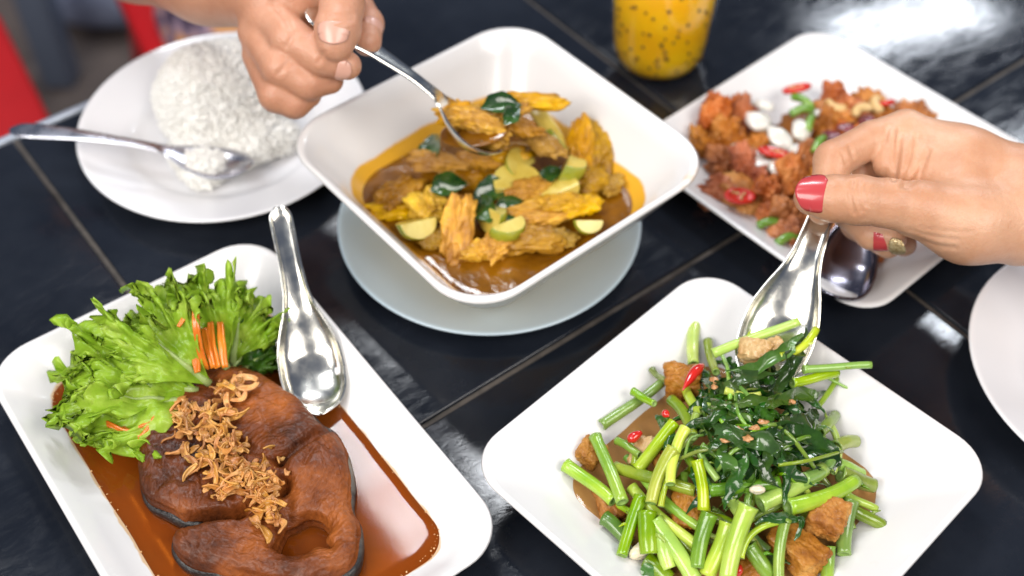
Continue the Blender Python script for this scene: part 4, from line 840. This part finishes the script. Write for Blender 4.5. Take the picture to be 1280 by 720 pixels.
# ------------------------------------------------------------------ rice
M['rice'] = mat('rice', (0.80, 0.78, 0.73), .45, (0.85, 0.84, 0.80), nscale=60)
rz = .0036
def rice_shape():
    g = lambda x, y, z: np.array(G(x, y, z))
    pr = [(g(258, 116, .020), g(296, 112, .020), .031, .031, .012), (g(262, 134, .016), g(300, 132, .016), .030, .030, .012), (g(262, 158, .014), g(305, 160, .012), .021, .021, .010),
          (g(330, 178, .008), g(355, 178, .006), .014, .012, .010), (g(315, 190, .006), g(300, 200, .006), .012, .011, .008), (g(245, 195, .008), g(262, 208, .013), .014, .011, .008), (g(232, 190, .006), g(250, 215, .014), .009, .009, .008)]
    cut = [(g(246, 172, .034), g(292, 176, .030), .011, .010, .006)]
    return capsules(pr, .0016, .016, cut)
v, f = rice_shape(); keep_z = .0042
v[:, 2] = np.maximum(v[:, 2], keep_z); nb = 0.0006 * fbm(v, 230, 3, 2) + .0014 * fbm(v, 60, 6, 2); cen = v.mean(0); dirn = v - cen; dirn /= np.linalg.norm(dirn, axis=1)[:, None]; v = v + dirn * nb[:, None]; v[:, 2] = np.maximum(v[:, 2], keep_z)
rb = obj('rice_mound', v, f, M['rice']); tag(rb, 'moulded mound of steamed white rice, scooped open at the front', 'rice')
gv, gf = [], []; v0, f0 = _ico[2]
fa = np.array([[v[i] for i in q] for q in f]).mean(1); fnr = np.cross(v[f[:, 1]] - v[f[:, 0]], v[f[:, 3]] - v[f[:, 0]]); fnr /= np.linalg.norm(fnr, axis=1)[:, None] + 1e-9
top = np.where((fa[:, 2] > keep_z + .0015))[0]; pick = rng.choice(top, 3600)
G0 = v0 * np.array((.0030, .00095, .00085)); allv = []; allf = []
for n_, i in enumerate(pick):
    e = Euler((random.uniform(-.6, .6), random.uniform(-.6, .6), random.uniform(0, 6.28))).to_matrix(); A = G0 @ np.array(e).T + fa[i] + fnr[i] * .0003; allv.append(A); allf.append(np.array(f0) + n_ * len(v0))
o = obj('rice_grains', np.concatenate(allv), np.concatenate(allf), M['rice'], rb); tag(o, kind='stuff')

# ------------------------------------------------------------------ fried chicken plate
M['fried'] = mat('fried_chicken', (0.15, 0.036, 0.006), .42, (0.72, 0.33, 0.10), nscale=70, ramp=(.3, .72), col3=(0.48, 0.155, 0.028), bump=.7, bscale=260, bdist=.0015, coat=.14, coat_rough=.15, vary=.4, spec=.22)
M['fried_b'] = mat('fried_chicken_red', (0.18, 0.034, 0.006), .38, (0.62, 0.21, 0.05), nscale=70, ramp=(.3, .72), bump=.7, bscale=260, bdist=.0015, coat=.14, coat_rough=.12, vary=.4, spec=.22)
M['onion'] = mat('onion', (0.74, 0.72, 0.68), .25, (0.62, 0.58, 0.48), nscale=22, coat=.5, sss=.2)
M['red_onion'] = mat('red_onion', (0.10, 0.018, 0.03), .25, (0.28, 0.07, 0.08), nscale=30, coat=.5)
M['scallion'] = mat('spring_onion', (0.07, 0.20, 0.012), .25, (0.28, 0.44, 0.08), nscale=40, coat=.5)
M['cashew'] = mat('cashew', (0.62, 0.40, 0.15), .4, (0.72, 0.52, 0.26), nscale=40)
M['red_pepper'] = mat('chili_slice', (0.52, 0.010, 0.006), .18, (0.66, 0.03, 0.012), nscale=30, coat=.6)
fm = [chunk('fried_chicken_piece', M['fried'] if k % 3 else M['fried_b'], sz, 400 + k, 2.4, .46, .24, 4.5, 5) for k, sz in enumerate([(.0125, .0090, .0080), (.0105, .0085, .0075), (.0135, .0080, .0070), (.0090, .0080, .0070), (.0115, .0095, .0085), (.0080, .0070, .0060)])]
fc = [(888, 150, .016, 2, 'topmost tall piece at the left corner'), (905, 170, .016, 4, 'big orange piece near the left corner'), (880, 180, .011, 1, 'piece at the far left edge'), (925, 150, .014, 0, 'piece left of the onion petals'), (900, 205, .011, 3, 'piece on the left side below the big orange one'), (935, 215, .014, 0, 'crumbly piece in front of the onions'),
      (905, 240, .012, 4, 'reddish piece at the front left'), (932, 250, .012, 2, 'dark red piece at the front left edge'), (960, 240, .014, 1, 'piece at the front centre'), (985, 225, .016, 4, 'piece left of the spoon handle'), (965, 268, .011, 5, 'small piece low at the front'), (990, 270, .012, 0, 'piece left of the red thumb nail'), (985, 292, .010, 3, 'lowest piece at the front of the heap'),
      (1005, 205, .016, 1, 'golden piece just left of the index finger'), (1040, 150, .017, 0, 'piece behind the index finger'), (1065, 140, .018, 4, 'dark glazed piece at the back right'), (1095, 135, .016, 2, 'piece behind the knuckles'), (1045, 125, .015, 3, 'piece at the back edge of the heap'), (1130, 140, .012, 5, 'piece at the far right of the heap'), (1145, 150, .010, 3, 'rightmost piece peeking over the knuckles'),
      (1060, 180, .014, 1, 'piece hidden behind the fingers'), (1050, 290, .012, 5, 'small orange piece under the thumb'), (1085, 300, .012, 0, 'piece under the second red nail'), (1030, 300, .011, 3, 'piece right of the spoon handle'), (945, 185, .012, 3, 'piece under the chili slice'), (1020, 240, .012, 4, 'piece behind the spoon handle'), (1010, 320, .010, 5, 'small piece at the front tip'), (1075, 265, .012, 1, 'piece hidden under the hand'), (1110, 230, .012, 2, 'piece in the shade of the hand'), (1110, 175, .013, 4, 'piece right behind the folded fingers')]
for k, (px, py, z, j, lab) in enumerate(fc): put('fried_chicken_piece', fm[j], G(px, py, z), rr(), 'fried chicken ' + lab, 'fried chicken', 'fried chicken pieces on the square plate', random.uniform(1.0, 1.25))
def petal(me_name, w, L, m, seed, th=.0012):
    v_, f_ = ribbon([V(-L, 0, 0), V(-L * .4, 0, L * .28), V(L * .4, 0, L * .28), V(L, 0, 0)], [w * .3, w * .9, w, w * .9, w * .3], (0, 0, 1), .2, -.45, 9, .0005, seed, 16); return mesh(me_name, v_, f_, m)
on_ = [(948, 150, .024, 'white onion petal at the back left'), (975, 172, .024, 'largest white onion petal in the middle'), (1003, 163, .023, 'onion petal near the spring onion'), (940, 192, .021, 'onion petal left of the lower chili'), (950, 205, .020, 'onion petal below the lower chili'), (976, 212, .022, 'round onion bit in front of the chili'), (1000, 192, .021, 'onion petal left of the index knuckle'), (955, 130, .020, 'onion petal at the back edge'), (925, 185, .018, 'onion sliver on the left'), (1025, 140, .020, 'onion piece behind the finger')]
for k, (px, py, z, lab) in enumerate(on_):
    o = put('onion_petal', petal('onion_petal', random.uniform(.006, .009), random.uniform(.007, .011), M['onion'], 500 + k), G(px, py, z), (random.uniform(-.5, .3), random.uniform(-.4, .4), random.uniform(0, 3)), lab, 'onion', 'onion pieces on the fried chicken'); o.modifiers.new('t', 'SOLIDIFY').thickness = .0022
for k, (px, py, z, rt, lab) in enumerate([(996, 110, .024, (-.5, 0, .35), 'red chili slice at the back of the fried chicken'), (968, 190, .026, (-.4, .1, -.2), 'red chili slice in the middle of the onions'), (1108, 128, .024, (-.5, .6, 1.1), 'dark red chili piece above the knuckles'), (925, 245, .022, (.2, .2, .2), 'red pepper bit at the front left of the chicken')]):
    r = empty('chili_slice', G(px, py, z)); r.rotation_euler = rt; tag(r, lab, 'chili', 'chili slices on the fried chicken')
    v_, f_ = loft([[(.0105 * math.cos(t) * s, .0058 * math.sin(t) * s, z_) for t in np.linspace(0, 6.283, 25)[:-1]] for s, z_ in ((.9, -.002), (1, -.0008), (1.0, .0008), (.82, .0016), (.70, .0004), (.6, -.0004))]); obj('skin', v_, f_, M['red_pepper'], r)
    for q in range(5): put('seed', chunk('seed', M['cashew'], (.0014, .0011, .0007), 520 + q, 2, .1, .02, 4, 2), (random.uniform(-.005, .005), random.uniform(-.0025, .0025), .0005), rr(), None, None, parent=r)
for k, (px, py, z, an, lab) in enumerate([(1002, 140, .024, .3, 'curved spring onion piece behind the onions'), (1012, 155, .023, 1.2, 'pale spring onion piece beside the onion petals'), (1003, 128, .024, -.8, 'bright green spring onion tip at the back'), (985, 300, .014, .4, 'green scrap at the front of the fried chicken'), (1024, 181, .030, 1.0, 'spring onion stick pointing up left of the index knuckle'), (963, 281, .014, .1, 'olive green bit near the front edge')]):
    d = V(math.cos(an), math.sin(an), 0) * .008; v_, f_ = tube(smooth_path([-d, V(0, .001, .002), d], 9), [.0026, .0028, .0028, .0028, .0028, .0028, .0027, .0026, .0024], 10); o = obj('spring_onion_piece', v_, f_, M['scallion'], loc=G(px, py, z)); tag(o, lab, 'spring onion', 'spring onion on the fried chicken')
for k, (px, py, z, lab) in enumerate([(1078, 138, .027, 'cashew nut above the knuckles'), (1098, 130, .026, 'cashew nut beside the dark red chili'), (1045, 132, .024, 'cashew nut behind the index finger')]):
    v_, f_ = tube(smooth_path([V(-.007, -.002, 0), V(-.003, .002, 0), V(.003, .002, 0), V(.007, -.002, 0)], 12), [.0012, .0026, .0031, .0033, .0033, .0032, .0032, .0032, .0031, .0029, .0024, .0010], 10); o = obj('cashew_nut', v_, f_, M['cashew'], loc=G(px, py, z), rot=(0, 0, .5 + k)); tag(o, lab, 'cashew', 'cashew nuts on the fried chicken')
for k, (px, py, z, lab) in enumerate([(1060, 160, .025, 'purple shallot piece behind the index finger'), (1085, 150, .026, 'purple shallot piece behind the knuckle'), (1040, 170, .024, 'purple shallot piece near the handle end')]):
    o = put('shallot_piece', petal('shallot_piece', .006, .008, M['red_onion'], 540 + k), G(px, py, z), (-.3, .2, k * 1.1), lab, 'shallot', 'purple shallots on the fried chicken'); o.modifiers.new('t', 'SOLIDIFY').thickness = .0015
M['stir_sauce'] = mat('stir_fry_oil', (0.30, 0.12, 0.03), .08, coat=.6)
o = liquid('stir_fry_sauce', (CP['c'][0] - .006, CP['c'][1] + .004), CP['a'], .054, .050, .03, .0072, M['stir_sauce'], .006, 33); tag(o, 'thin oily sauce under the fried chicken', 'sauce', kind='stuff')

# ------------------------------------------------------------------ drink
M['juice'] = mat('passion_fruit_drink', (0.94, 0.46, 0.003), .3, (0.97, 0.62, 0.008), nscale=18, ramp=(.3, .7), sss=.3, sss_rad=(.02, .012, .003))
def clear(name, tint=(1, 1, 1), gl=0.9):
    m = bpy.data.materials.new(name); m.use_nodes = True; nt = m.node_tree; N = nt.nodes; L = nt.links; N.remove(N['Principled BSDF'])
    t = N.new('ShaderNodeBsdfTransparent'); t.inputs[0].default_value = (*tint, 1); g = N.new('ShaderNodeBsdfGlossy'); g.inputs['Roughness'].default_value = .05
    lw = N.new('ShaderNodeLayerWeight'); lw.inputs[0].default_value = .5; pw = N.new('ShaderNodeMath'); pw.operation = 'POWER'; pw.inputs[1].default_value = 4; L.new(lw.outputs['Facing'], pw.inputs[0]); fr = N.new('ShaderNodeMath'); fr.operation = 'MULTIPLY_ADD'; fr.inputs[1].default_value = .5; fr.inputs[2].default_value = .04; L.new(pw.outputs[0], fr.inputs[0]); mx = N.new('ShaderNodeMixShader'); L.new(fr.outputs[0], mx.inputs[0]); L.new(t.outputs[0], mx.inputs[1]); L.new(g.outputs[0], mx.inputs[2]); L.new(mx.outputs[0], N['Material Output'].inputs[0]); return m
M['glass'] = clear('clear_glass', (.97, .97, .97))
M['seed'] = mat('passion_seed', (0.16, 0.085, 0.008), .5)
cpz = G(826, 112, 0); cup = empty('drinking_glass', (cpz.x, cpz.y + .031, 0)); tag(cup, 'glass of orange passion fruit drink with dark seeds behind the bowl', 'glass')
pro = [(r_ * 1.11, z_) for r_, z_ in [(.0155, 0), (.0225, .0012), (.0270, .005), (.0295, .012), (.0305, .022), (.0315, .04), (.0345, .095), (.036, .12)]]
v, f = loft([circ(r, z, 64) for r, z in pro] + [circ(r - .0016, z + .001, 64) for r, z in reversed(pro[1:])], True, True); obj('glass_wall', v, f, M['glass'], cup)
v, f = loft([circ(r - .0019, z + .0016, 64) for r, z in pro[:-1]] + [circ(.033, .0966, 64), circ(.01, .0966, 64)]); obj('juice', v, f, M['juice'], cup)
sm = chunk('seed', M['seed'], (.0016, .0012, .0008), 600, 2.2, .1, .02, 4, 3)
for k in range(85):
    z = random.uniform(.02, .094) if k > 14 else random.uniform(.008, .03); r = float(np.interp(z, [q[1] for q in pro], [q[0] for q in pro])) - .0018; t = random.uniform(math.pi * .98, math.pi * 2.02)
    link('seed', sm, cup, loc=(r * math.cos(t), r * math.sin(t), z), rot=(random.uniform(-.4, .4), 1.5 + random.uniform(-.4, .4), t), scale=random.uniform(.7, 1.1))

# ------------------------------------------------------------------ people: two hands with forearms
def skin_mat(name, c1, c2, c3):
    m = mat(name, c1, .42, c2, nscale=24, ramp=(.3, .7), col3=c3, sss=.22, sss_rad=(.006, .0025, .0012), bump=.4, bscale=480, bdist=.0007, coat=.03, coat_rough=.3)
    nt = m.node_tree; N = nt.nodes; L = nt.links; b = N['Principled BSDF']
    # fine crossing skin lines under the pore noise
    tc = N.new('ShaderNodeTexCoord'); vo = N.new('ShaderNodeTexVoronoi'); vo.feature = 'DISTANCE_TO_EDGE'; vo.inputs['Scale'].default_value = 620; L.new(tc.outputs['Object'], vo.inputs['Vector'])
    old = b.inputs['Normal'].links[0].from_node; bp = N.new('ShaderNodeBump'); bp.inputs['Strength'].default_value = .3; bp.inputs['Distance'].default_value = .0005
    L.new(vo.outputs['Distance'], bp.inputs['Height']); L.new(old.outputs[0], bp.inputs['Normal']); L.new(bp.outputs[0], b.inputs['Normal']); return m
M['skin'] = skin_mat('skin_warm', (0.49, 0.225, 0.118), (0.68, 0.40, 0.255), (0.585, 0.305, 0.178))
M['skin_b'] = skin_mat('skin_tan', (0.47, 0.21, 0.12), (0.62, 0.32, 0.205), (0.55, 0.265, 0.16))
M['polish'] = mat('red_nail_polish', (0.52, 0.055, 0.060), .25, coat=.35, coat_rough=.06)
M['glitter'] = mat('gold_glitter', (0.45, 0.30, 0.12), .3, (0.75, 0.62, 0.38), nscale=700, metal=.7, bump=.6, bscale=900)
M['nail'] = mat('bare_nail', (0.66, 0.36, 0.27), .32, coat=.15)
def nail(parent, base, tipdir, normal, r, L, m, wide=1.05, name='fingernail'):
    x = Vector(tipdir).normalized(); n = Vector(normal); n = (n - x * n.dot(x)).normalized(); s = x.cross(n); vs_ = []; nu, nv = 14, 13
    for i in range(nu):
        u = i / (nu - 1)
        for j in range(nv):
            q = -1 + 2 * j / (nv - 1); lim = wide * math.sqrt(max(.02, 1 - max(0, (u - .55) / .5) ** 2.6)) * math.sqrt(max(.05, 1 - max(0, (.22 - u) / .26) ** 2)); a = q * lim
            ln = L * u * (1 - .10 * q * q * (1 if u > .5 else -1)); vs_.append(Vector(base) + x * ln + s * (r * math.sin(a)) * 1.0 + n * (r * math.cos(a)) - (s * math.sin(a) + n * math.cos(a)) * (r * .22 * u ** 1.5))
    fs = [(i * nv + j, i * nv + j + 1, (i + 1) * nv + j + 1, (i + 1) * nv + j) for i in range(nu - 1) for j in range(nv - 1)]
    o = obj(name, vs_, fs, m, parent); md = o.modifiers.new('t', 'SOLIDIFY'); md.thickness = .0004; md.offset = 0; return o
def chain(pts, k=.004): return [(pts[i][0], pts[i + 1][0], pts[i][1], pts[i + 1][1], k) for i in range(len(pts) - 1)]
def J(px, py, z, r): return (np.array(G(px, py, z)), r)
def wrinkle(v, f, lines):
    """press fine creases into the skin: each line = (points as photo px, py, height ; depth ; width)"""
    nr = np.zeros_like(v); fn = np.cross(v[f[:, 2]] - v[f[:, 0]], v[f[:, 3]] - v[f[:, 1]])
    for k in range(4): np.add.at(nr, f[:, k], fn)
    nr /= np.linalg.norm(nr, axis=1)[:, None] + 1e-12
    out = v.copy(); cp = np.array((0, 0, CAM_H))
    for pts, dep, wd in lines:
        P = smooth_path([G(*p) for p in pts], 3 * len(pts)); d = np.full(len(v), 1e9); mid = np.array(P[len(P) // 2])
        look = cp - mid; look /= np.linalg.norm(look); near = (np.linalg.norm(v - mid, axis=1) < .06) & (nr @ look > .15)
        for a, b in zip(P[:-1], P[1:]):
            a = np.array(a); e = np.array(b) - a; e -= look * (e @ look); w = v - a; w = w - np.outer(w @ look, look); t = np.clip(w @ e / (e @ e + 1e-12), 0, 1); d = np.minimum(d, np.linalg.norm(w - np.outer(t, e), axis=1))
        out -= nr * (near * dep * (np.exp(-(d / wd) ** 2) - .35 * np.exp(-((d - 2.2 * wd) / wd) ** 2)))[:, None]
    return out

# right-hand person: thumb and bent index pinch the spoon, other fingers curl under
hb = []
hb += chain([J(1720, 330, .080, .036), J(1480, 292, .084, .033), J(1330, 262, .088, .0285), J(1285, 255, .088, .0270)], .01)
hb += chain([J(1285, 238, .090, .0220), J(1200, 205, .097, .0190), J(1132, 166, .102, .0122)], .010)           # index metacarpal
hb += chain([J(1285, 248, .074, .0220), J(1205, 215, .080, .0180), J(1142, 178, .084, .0118)], .010)           # middle
hb += chain([J(1285, 262, .064, .0200), J(1215, 235, .064, .0160), J(1150, 195, .066, .0110)], .010)
hb += chain([J(1285, 275, .058, .0180), J(1220, 255, .052, .0140), J(1160, 222, .050, .0100)], .010)
hb += chain([J(1270, 282, .086, .0205), J(1210, 280, .092, .0185), J(1150, 262, .100, .0148)], .012)           # thenar
hb += chain([J(1150, 262, .100, .0142), J(1110, 254, .104, .0122), J(1072, 250, .106, .0125), J(1040, 248, .106, .0118), J(1015, 247, .105, .0092)], .003)   # thumb
hb += chain([J(1195, 232, .096, .0150), J(1160, 215, .097, .0110)], .010)                                        # web
hb += chain([J(1132, 164, .102, .0118), J(1090, 174, .102, .0098), J(1042, 200, .100, .0104), J(1036, 232, .093, .0094), J(1028, 262, .086, .0080)], .0022)   # index
hb += chain([J(1142, 178, .086, .0116), J(1075, 214, .082, .0100), J(1058, 262, .070, .0092), J(1090, 292, .070, .0086), J(1116, 297, .074, .0074)], .0022)   # middle
hb += chain([J(1150, 195, .066, .0108), J(1085, 235, .062, .0098), J(1072, 280, .052, .0090), J(1110, 305, .054, .0080)], .0022)
hb += chain([J(1160, 222, .050, .0098), J(1110, 255, .044, .0088), J(1100, 290, .038, .0080), J(1130, 305, .042, .0070)], .0022)
hb += [(*[np.array(G(*p)) for p in ((1112, 180, .103), (1110, 205, .098))], .0088, .0080, .0022), (*[np.array(G(*p)) for p in ((1134, 190, .102), (1130, 216, .098))], .0092, .0085, .0022)]   # folded skin at the index base
folds = [([(1066, 228, .112), (1063, 240, .115), (1065, 254, .115), (1069, 266, .112)], .0007, .0011), ([(1074, 227, .112), (1072, 240, .115), (1074, 252, .115), (1077, 263, .112)], .0006, .0010), ([(1082, 234, .112), (1081, 246, .114), (1084, 256, .113)], .0004, .0010),
         ([(1110, 291, .105), (1140, 296, .105), (1170, 307, .104), (1195, 310, .104)], .0004, .0011), ([(1135, 287, .107), (1165, 295, .107), (1197, 300, .106)], .0003, .0010), ([(1150, 284, .108), (1185, 289, .108), (1215, 290, .107)], .0002, .0010),
         ([(1124, 165, .110), (1122, 190, .110), (1118, 222, .106)], .0013, .0014), ([(1146, 172, .110), (1142, 200, .110), (1130, 232, .106)], .0009, .0014), ([(1160, 190, .110), (1150, 215, .110), (1136, 234, .108)], .0007, .0013), ([(1108, 160, .111), (1106, 175, .111)], .0007, .0012),
         ([(1062, 184, .109), (1066, 196, .109)], .0005, .0010), ([(1052, 190, .109), (1058, 204, .109)], .0004, .0010)]
v, f = capsules(hb, .0009, .012); v = wrinkle(v, f, folds)
o0 = np.array(G(1150, 260, .09)); pb = obj('person', v - o0, f, M['skin'], loc=o0); tag(pb, 'arm reaching in from the right, hand with red nails pinching a spoon', 'person')
def rel(px, py, z): return np.array(G(px, py, z)) - o0
cam_n = Vector((0, -.66, .75))
tb, tt = Vector(rel(1040, 247, .1055)), Vector(rel(1005, 246, .1045)); td = (tt - tb).normalized(); nail(pb, tb + td * .0035, td, Vector((-.05, -.50, .86)), .01225, .0160, M['polish'], 1.0)
nb_, nt_ = Vector(rel(1092, 292, .070)), Vector(rel(1122, 298, .075)); td = (nt_ - nb_).normalized(); nail(pb, nb_ + td * .001, td, Vector((.0, -.95, .15)), .0088, .0125, M['polish'], .9)
nail(pb, nb_ + td * .0135, td, Vector((.0, -.95, .15)), .0086, .0085, M['glitter'], .8)

# upper-left person: thumb on top of the spoon handle, fingers beneath
ha = []
ha += chain([J(60, -120, .100, .040), J(170, -75, .115, .036), J(262, -38, .128, .030), J(330, -18, .134, .0260)], .012)
ha += chain([J(335, -25, .134, .0230), J(352, -5, .134, .0190), J(340, 30, .128, .0140)], .012)
ha += chain([J(350, -30, .138, .0220), J(395, -30, .142, .0170), J(425, -20, .146, .0135)], .012)
ha += chain([J(425, -30, .147, .0135), J(428, 5, .148, .0118), J(422, 38, .142, .0122), J(419, 55, .138, .0098)], .003)       # thumb
ha += chain([J(395, -20, .128, .0140), J(440, 0, .122, .0105), J(458, 30, .122, .0095), J(459, 52, .124, .0080)], .003)     # index, behind the thumb
ha += chain([J(330, 12, .130, .0130), J(362, 48, .132, .0112), J(402, 72, .128, .0100), J(434, 82, .124, .0078)], .0025)      # middle, under the handle
ha += chain([J(325, 40, .122, .0125), J(352, 85, .120, .0108), J(385, 103, .114, .0096), J(412, 100, .112, .0078)], .0025)   # ring
ha += chain([J(328, 68, .112, .0115), J(346, 118, .106, .0100), J(368, 128, .102, .0088), J(385, 118, .104, .0076)], .0025)   # little finger
ha += chain([J(350, 0, .126, .0180), J(375, 25, .122, .0150)], .010)
v, f = capsules(ha, .0010, .012)
v = wrinkle(v, f, [([(405, 24, .150), (422, 26, .152), (440, 24, .150)], .0005, .0012), ([(406, 18, .150), (424, 20, .152), (440, 18, .150)], .0004, .0011), ([(398, 78, .132), (404, 66, .134)], .0006, .0012), ([(358, 58, .138), (368, 42, .140)], .0006, .0013), ([(348, 92, .126), (360, 78, .128)], .0006, .0013), ([(340, 4, .145), (356, 22, .145), (362, 34, .142)], .0008, .0016)])
o0 = np.array(G(340, 20, .125)); pa = obj('person', v - o0, f, M['skin_b'], loc=o0); tag(pa, 'arm at upper left, bare-nailed hand lifting curry with a spoon', 'person')
tb, tt = Vector(rel(421, 36, .1425)), Vector(rel(419, 58, .1375)); td = (tt - tb).normalized(); nail(pa, tb + td * .001, td, Vector((0, -.5, .86)), .0126, .0120, M['nail'], .8)
tb, tt = Vector(rel(459, 38, .123)), Vector(rel(460, 54, .1245)); td = (tt - tb).normalized(); nail(pa, tb, td, Vector((.5, -.6, .6)), .0092, .0080, M['nail'], .8)
tb, tt = Vector(rel(424, 79, .1255)), Vector(rel(440, 84, .1235)); td = (tt - tb).normalized(); nail(pa, tb, td, Vector((.2, -.9, .1)), .0092, .0080, M['nail'], .8)
# patterned cloth on the lap, below the table edge
M['print'] = mat('printed_cloth', (0.05, 0.03, 0.06), .8, (0.62, 0.30, 0.12), nscale=26, ndetail=2, ramp=(.42, .58), col3=(.30, .22, .30))
A = []; nu = 24; c_ = G(372, 25, -.20); 
rings = [[(c_.x + .02 + .17 * s * math.cos(t) - .02 * s, c_.y + .13 + .16 * s * math.sin(t), -.20 + z + .01 * math.sin(5 * t)) for t in np.linspace(0, 6.283, nu + 1)[:-1]] for s, z in ((1.02, -.12), (1.05, -.05), (.98, -.01), (.8, .02), (.4, .035), (.05, .04))]
v, f = loft(rings); o = obj('patterned_cloth', np.array(v) - o0, f, M['print'], pa); o['label'] = 'patterned orange and purple cloth on the lap at upper left'
